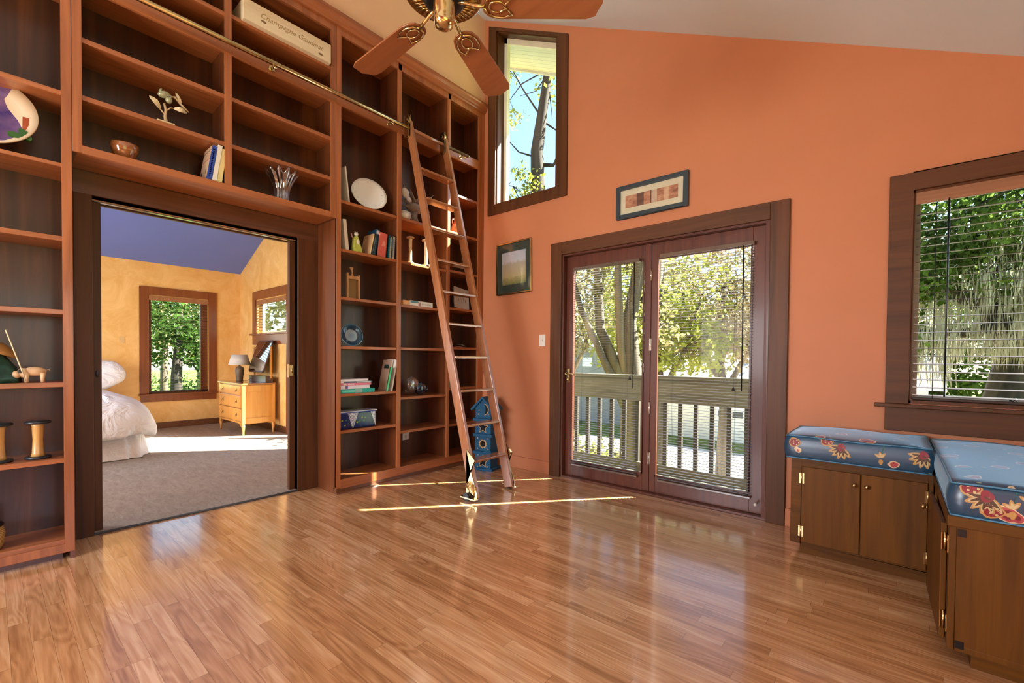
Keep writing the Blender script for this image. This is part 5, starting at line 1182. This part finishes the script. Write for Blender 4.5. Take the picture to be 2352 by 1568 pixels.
# live oak behind window 2
tree('mossy live oak with leaning trunk outside the window over the bench', (5.6, 9.5, -3), [
    ([(4.7, 9.0, -3), (5.05, 9.5, -.5), (5.35, 9.9, 1.1), (5.9, 10.2, 2.4), (7, 10.6, 3.6)], [.5, .42, .36, .3, .2]),
    ([(5.35, 9.9, 1.1), (4.9, 9.6, 2.2), (4.2, 9.1, 2.6), (3.4, 8.7, 3.3)], [.22, .17, .12, .06]),
    ([(5.2, 9.6, 1.9), (4.5, 9.3, 1.7), (3.8, 8.9, 1.75)], [.12, .09, .04]),
    ([(5.8, 10.1, 2.3), (5.2, 9.7, 3.4), (4.6, 9.4, 4.6)], [.2, .13, .06])],
    [((4.2, 9.0, 3.9), (1.1, .9, 1.0), 3600), ((5.3, 9.6, 4.3), (1.1, .9, .9), 3200), ((3.6, 8.6, 2.8), (.7, .7, .7), 1300), ((4.9, 9.6, 2.9), (1.3, .7, .7), 1800), ((3.4, 8.9, 1.6), (.6, .6, .5), 600), ((5.7, 9.8, 2.6), (.8, .6, .7), 1000)], .06, LV[1], twigs=12,
    moss=[((4.6, 9.3, 2.0), (1.3, .5, .8), 900), ((5.0, 9.5, 3.1), (1.2, .5, .8), 500), ((3.7, 8.8, 1.3), (.6, .4, .5), 260), ((5.6, 9.8, 1.8), (.6, .4, .7), 300)])
# woodland beyond
for i, (x, y, s, lm, lab) in enumerate([(5.0, 27, 5, LV[1], 'dark woodland tree far behind the live oak'), (10.5, 30, 6, LV[1], 'tall dark woodland tree far at the right outside'), (-3, 37, 6, LV[2], 'hazy olive tree far behind the neighbouring house'), (-11, 36, 7, LV[0], 'bright woodland tree beyond the grey gable'), (-23, 25, 6.5, LV[2], 'tall woodland tree far left beyond the gable'), (1.5, 34, 6.5, LV[3], 'tan leaved woodland tree behind the white garage')]):
    tree(lab, (x, y, -3), [([(x, y, -3), (x, y, 1), (x + .4, y, 5)], [.4, .3, .15])], [((x, y, 3.4), (s * .75, s * .5, 4.0), 4200), ((x, y, -.6), (s * .7, s * .4, 1.9), 1200)], .17, lm, kind='tree', group='woodland beyond the houses')
# garden side, seen through the bedroom windows
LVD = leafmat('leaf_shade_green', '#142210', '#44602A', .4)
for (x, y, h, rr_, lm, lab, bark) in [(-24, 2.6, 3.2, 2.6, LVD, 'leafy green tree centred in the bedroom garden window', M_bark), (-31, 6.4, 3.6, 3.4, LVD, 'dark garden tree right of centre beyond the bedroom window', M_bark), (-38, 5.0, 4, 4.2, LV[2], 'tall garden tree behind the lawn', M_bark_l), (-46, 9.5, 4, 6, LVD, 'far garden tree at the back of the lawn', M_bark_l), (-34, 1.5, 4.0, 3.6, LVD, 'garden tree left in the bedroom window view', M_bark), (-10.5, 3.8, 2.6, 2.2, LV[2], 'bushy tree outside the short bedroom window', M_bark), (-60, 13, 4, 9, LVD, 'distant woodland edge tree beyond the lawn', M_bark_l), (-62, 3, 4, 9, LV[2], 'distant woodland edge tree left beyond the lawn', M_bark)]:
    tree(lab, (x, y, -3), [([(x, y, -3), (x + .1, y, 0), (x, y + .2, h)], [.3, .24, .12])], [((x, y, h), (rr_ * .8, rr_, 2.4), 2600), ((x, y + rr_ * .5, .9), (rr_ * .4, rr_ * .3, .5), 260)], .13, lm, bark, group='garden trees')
t = thing('shrub', 'low dark green shrub bed along the garden edge', 'shrub', (-44, 6, -3)); crown_mesh([((-44, 6, -1.9), (2, 14, 1.1), 3800)], .14, LVD, t, name='leaves')
t = thing('shrub', 'green and yellow shrubs below the balcony left of the drive', 'shrub', (-1.6, 5.2, -3)); crown_mesh([((-1.6, 5.2, -1.9), (1.6, 1.2, 1.3), 3000)], .07, LV[0], t, name='leaves')
# neighbouring house with garage
t = thing('garage_building', 'pale neighbouring house with white garage door across the drive', 'building', (-1.5, 22, -3))
M_sid = plain('pale_siding', '#E8DCCC', .8); M_roof = plain('grey_shingle', '#A8A29A', .9)
q = MB(); q.box(-6.5, 4.5, 20.5, 27, -3, .1); q.build('wall', M_sid, t)
q = MB(); q.prism([(20.0, .0), (27.5, .0), (23.75, 2.0)], 'x', -7, 5); q.build('roof', M_roof, t)
for x in (-3.4, -.2): 
    d = box('garage_door', plain('garage_white', '#F0ECE4', .6), (x, x + 2.7, 20.42, 20.5, -3, -.9), t)
    for i in range(4): box('window', plain('garage_window_glass', '#3A4044', .2), (x + .15 + i * .64, x + .63 + i * .64, 20.4, 20.43, -1.75, -1.45), d)
t = thing('neighbour_house', 'grey gabled house at the left behind the patio door', 'building', (-13, 22, -3))
q = MB(); q.prism([(-17, -3), (-8.5, -3), (-8.5, .2), (-12.7, 2.3), (-17, .2)], 'y', 22, 29); q.build('wall', plain('grey_siding', '#8E8C8C', .8), t)
q = MB(); q.prism([(-17.4, -.0), (-12.7, 2.3), (-8.1, .0), (-8.1, .3), (-12.7, 2.65), (-17.4, .3)], 'y', 21.6, 29.4); q.build('roof', M_roof, t)
box('window', plain('gable_window', '#E8EEF0', .3), (-12.2, -11.5, 21.95, 22, .6, 1.2), t)
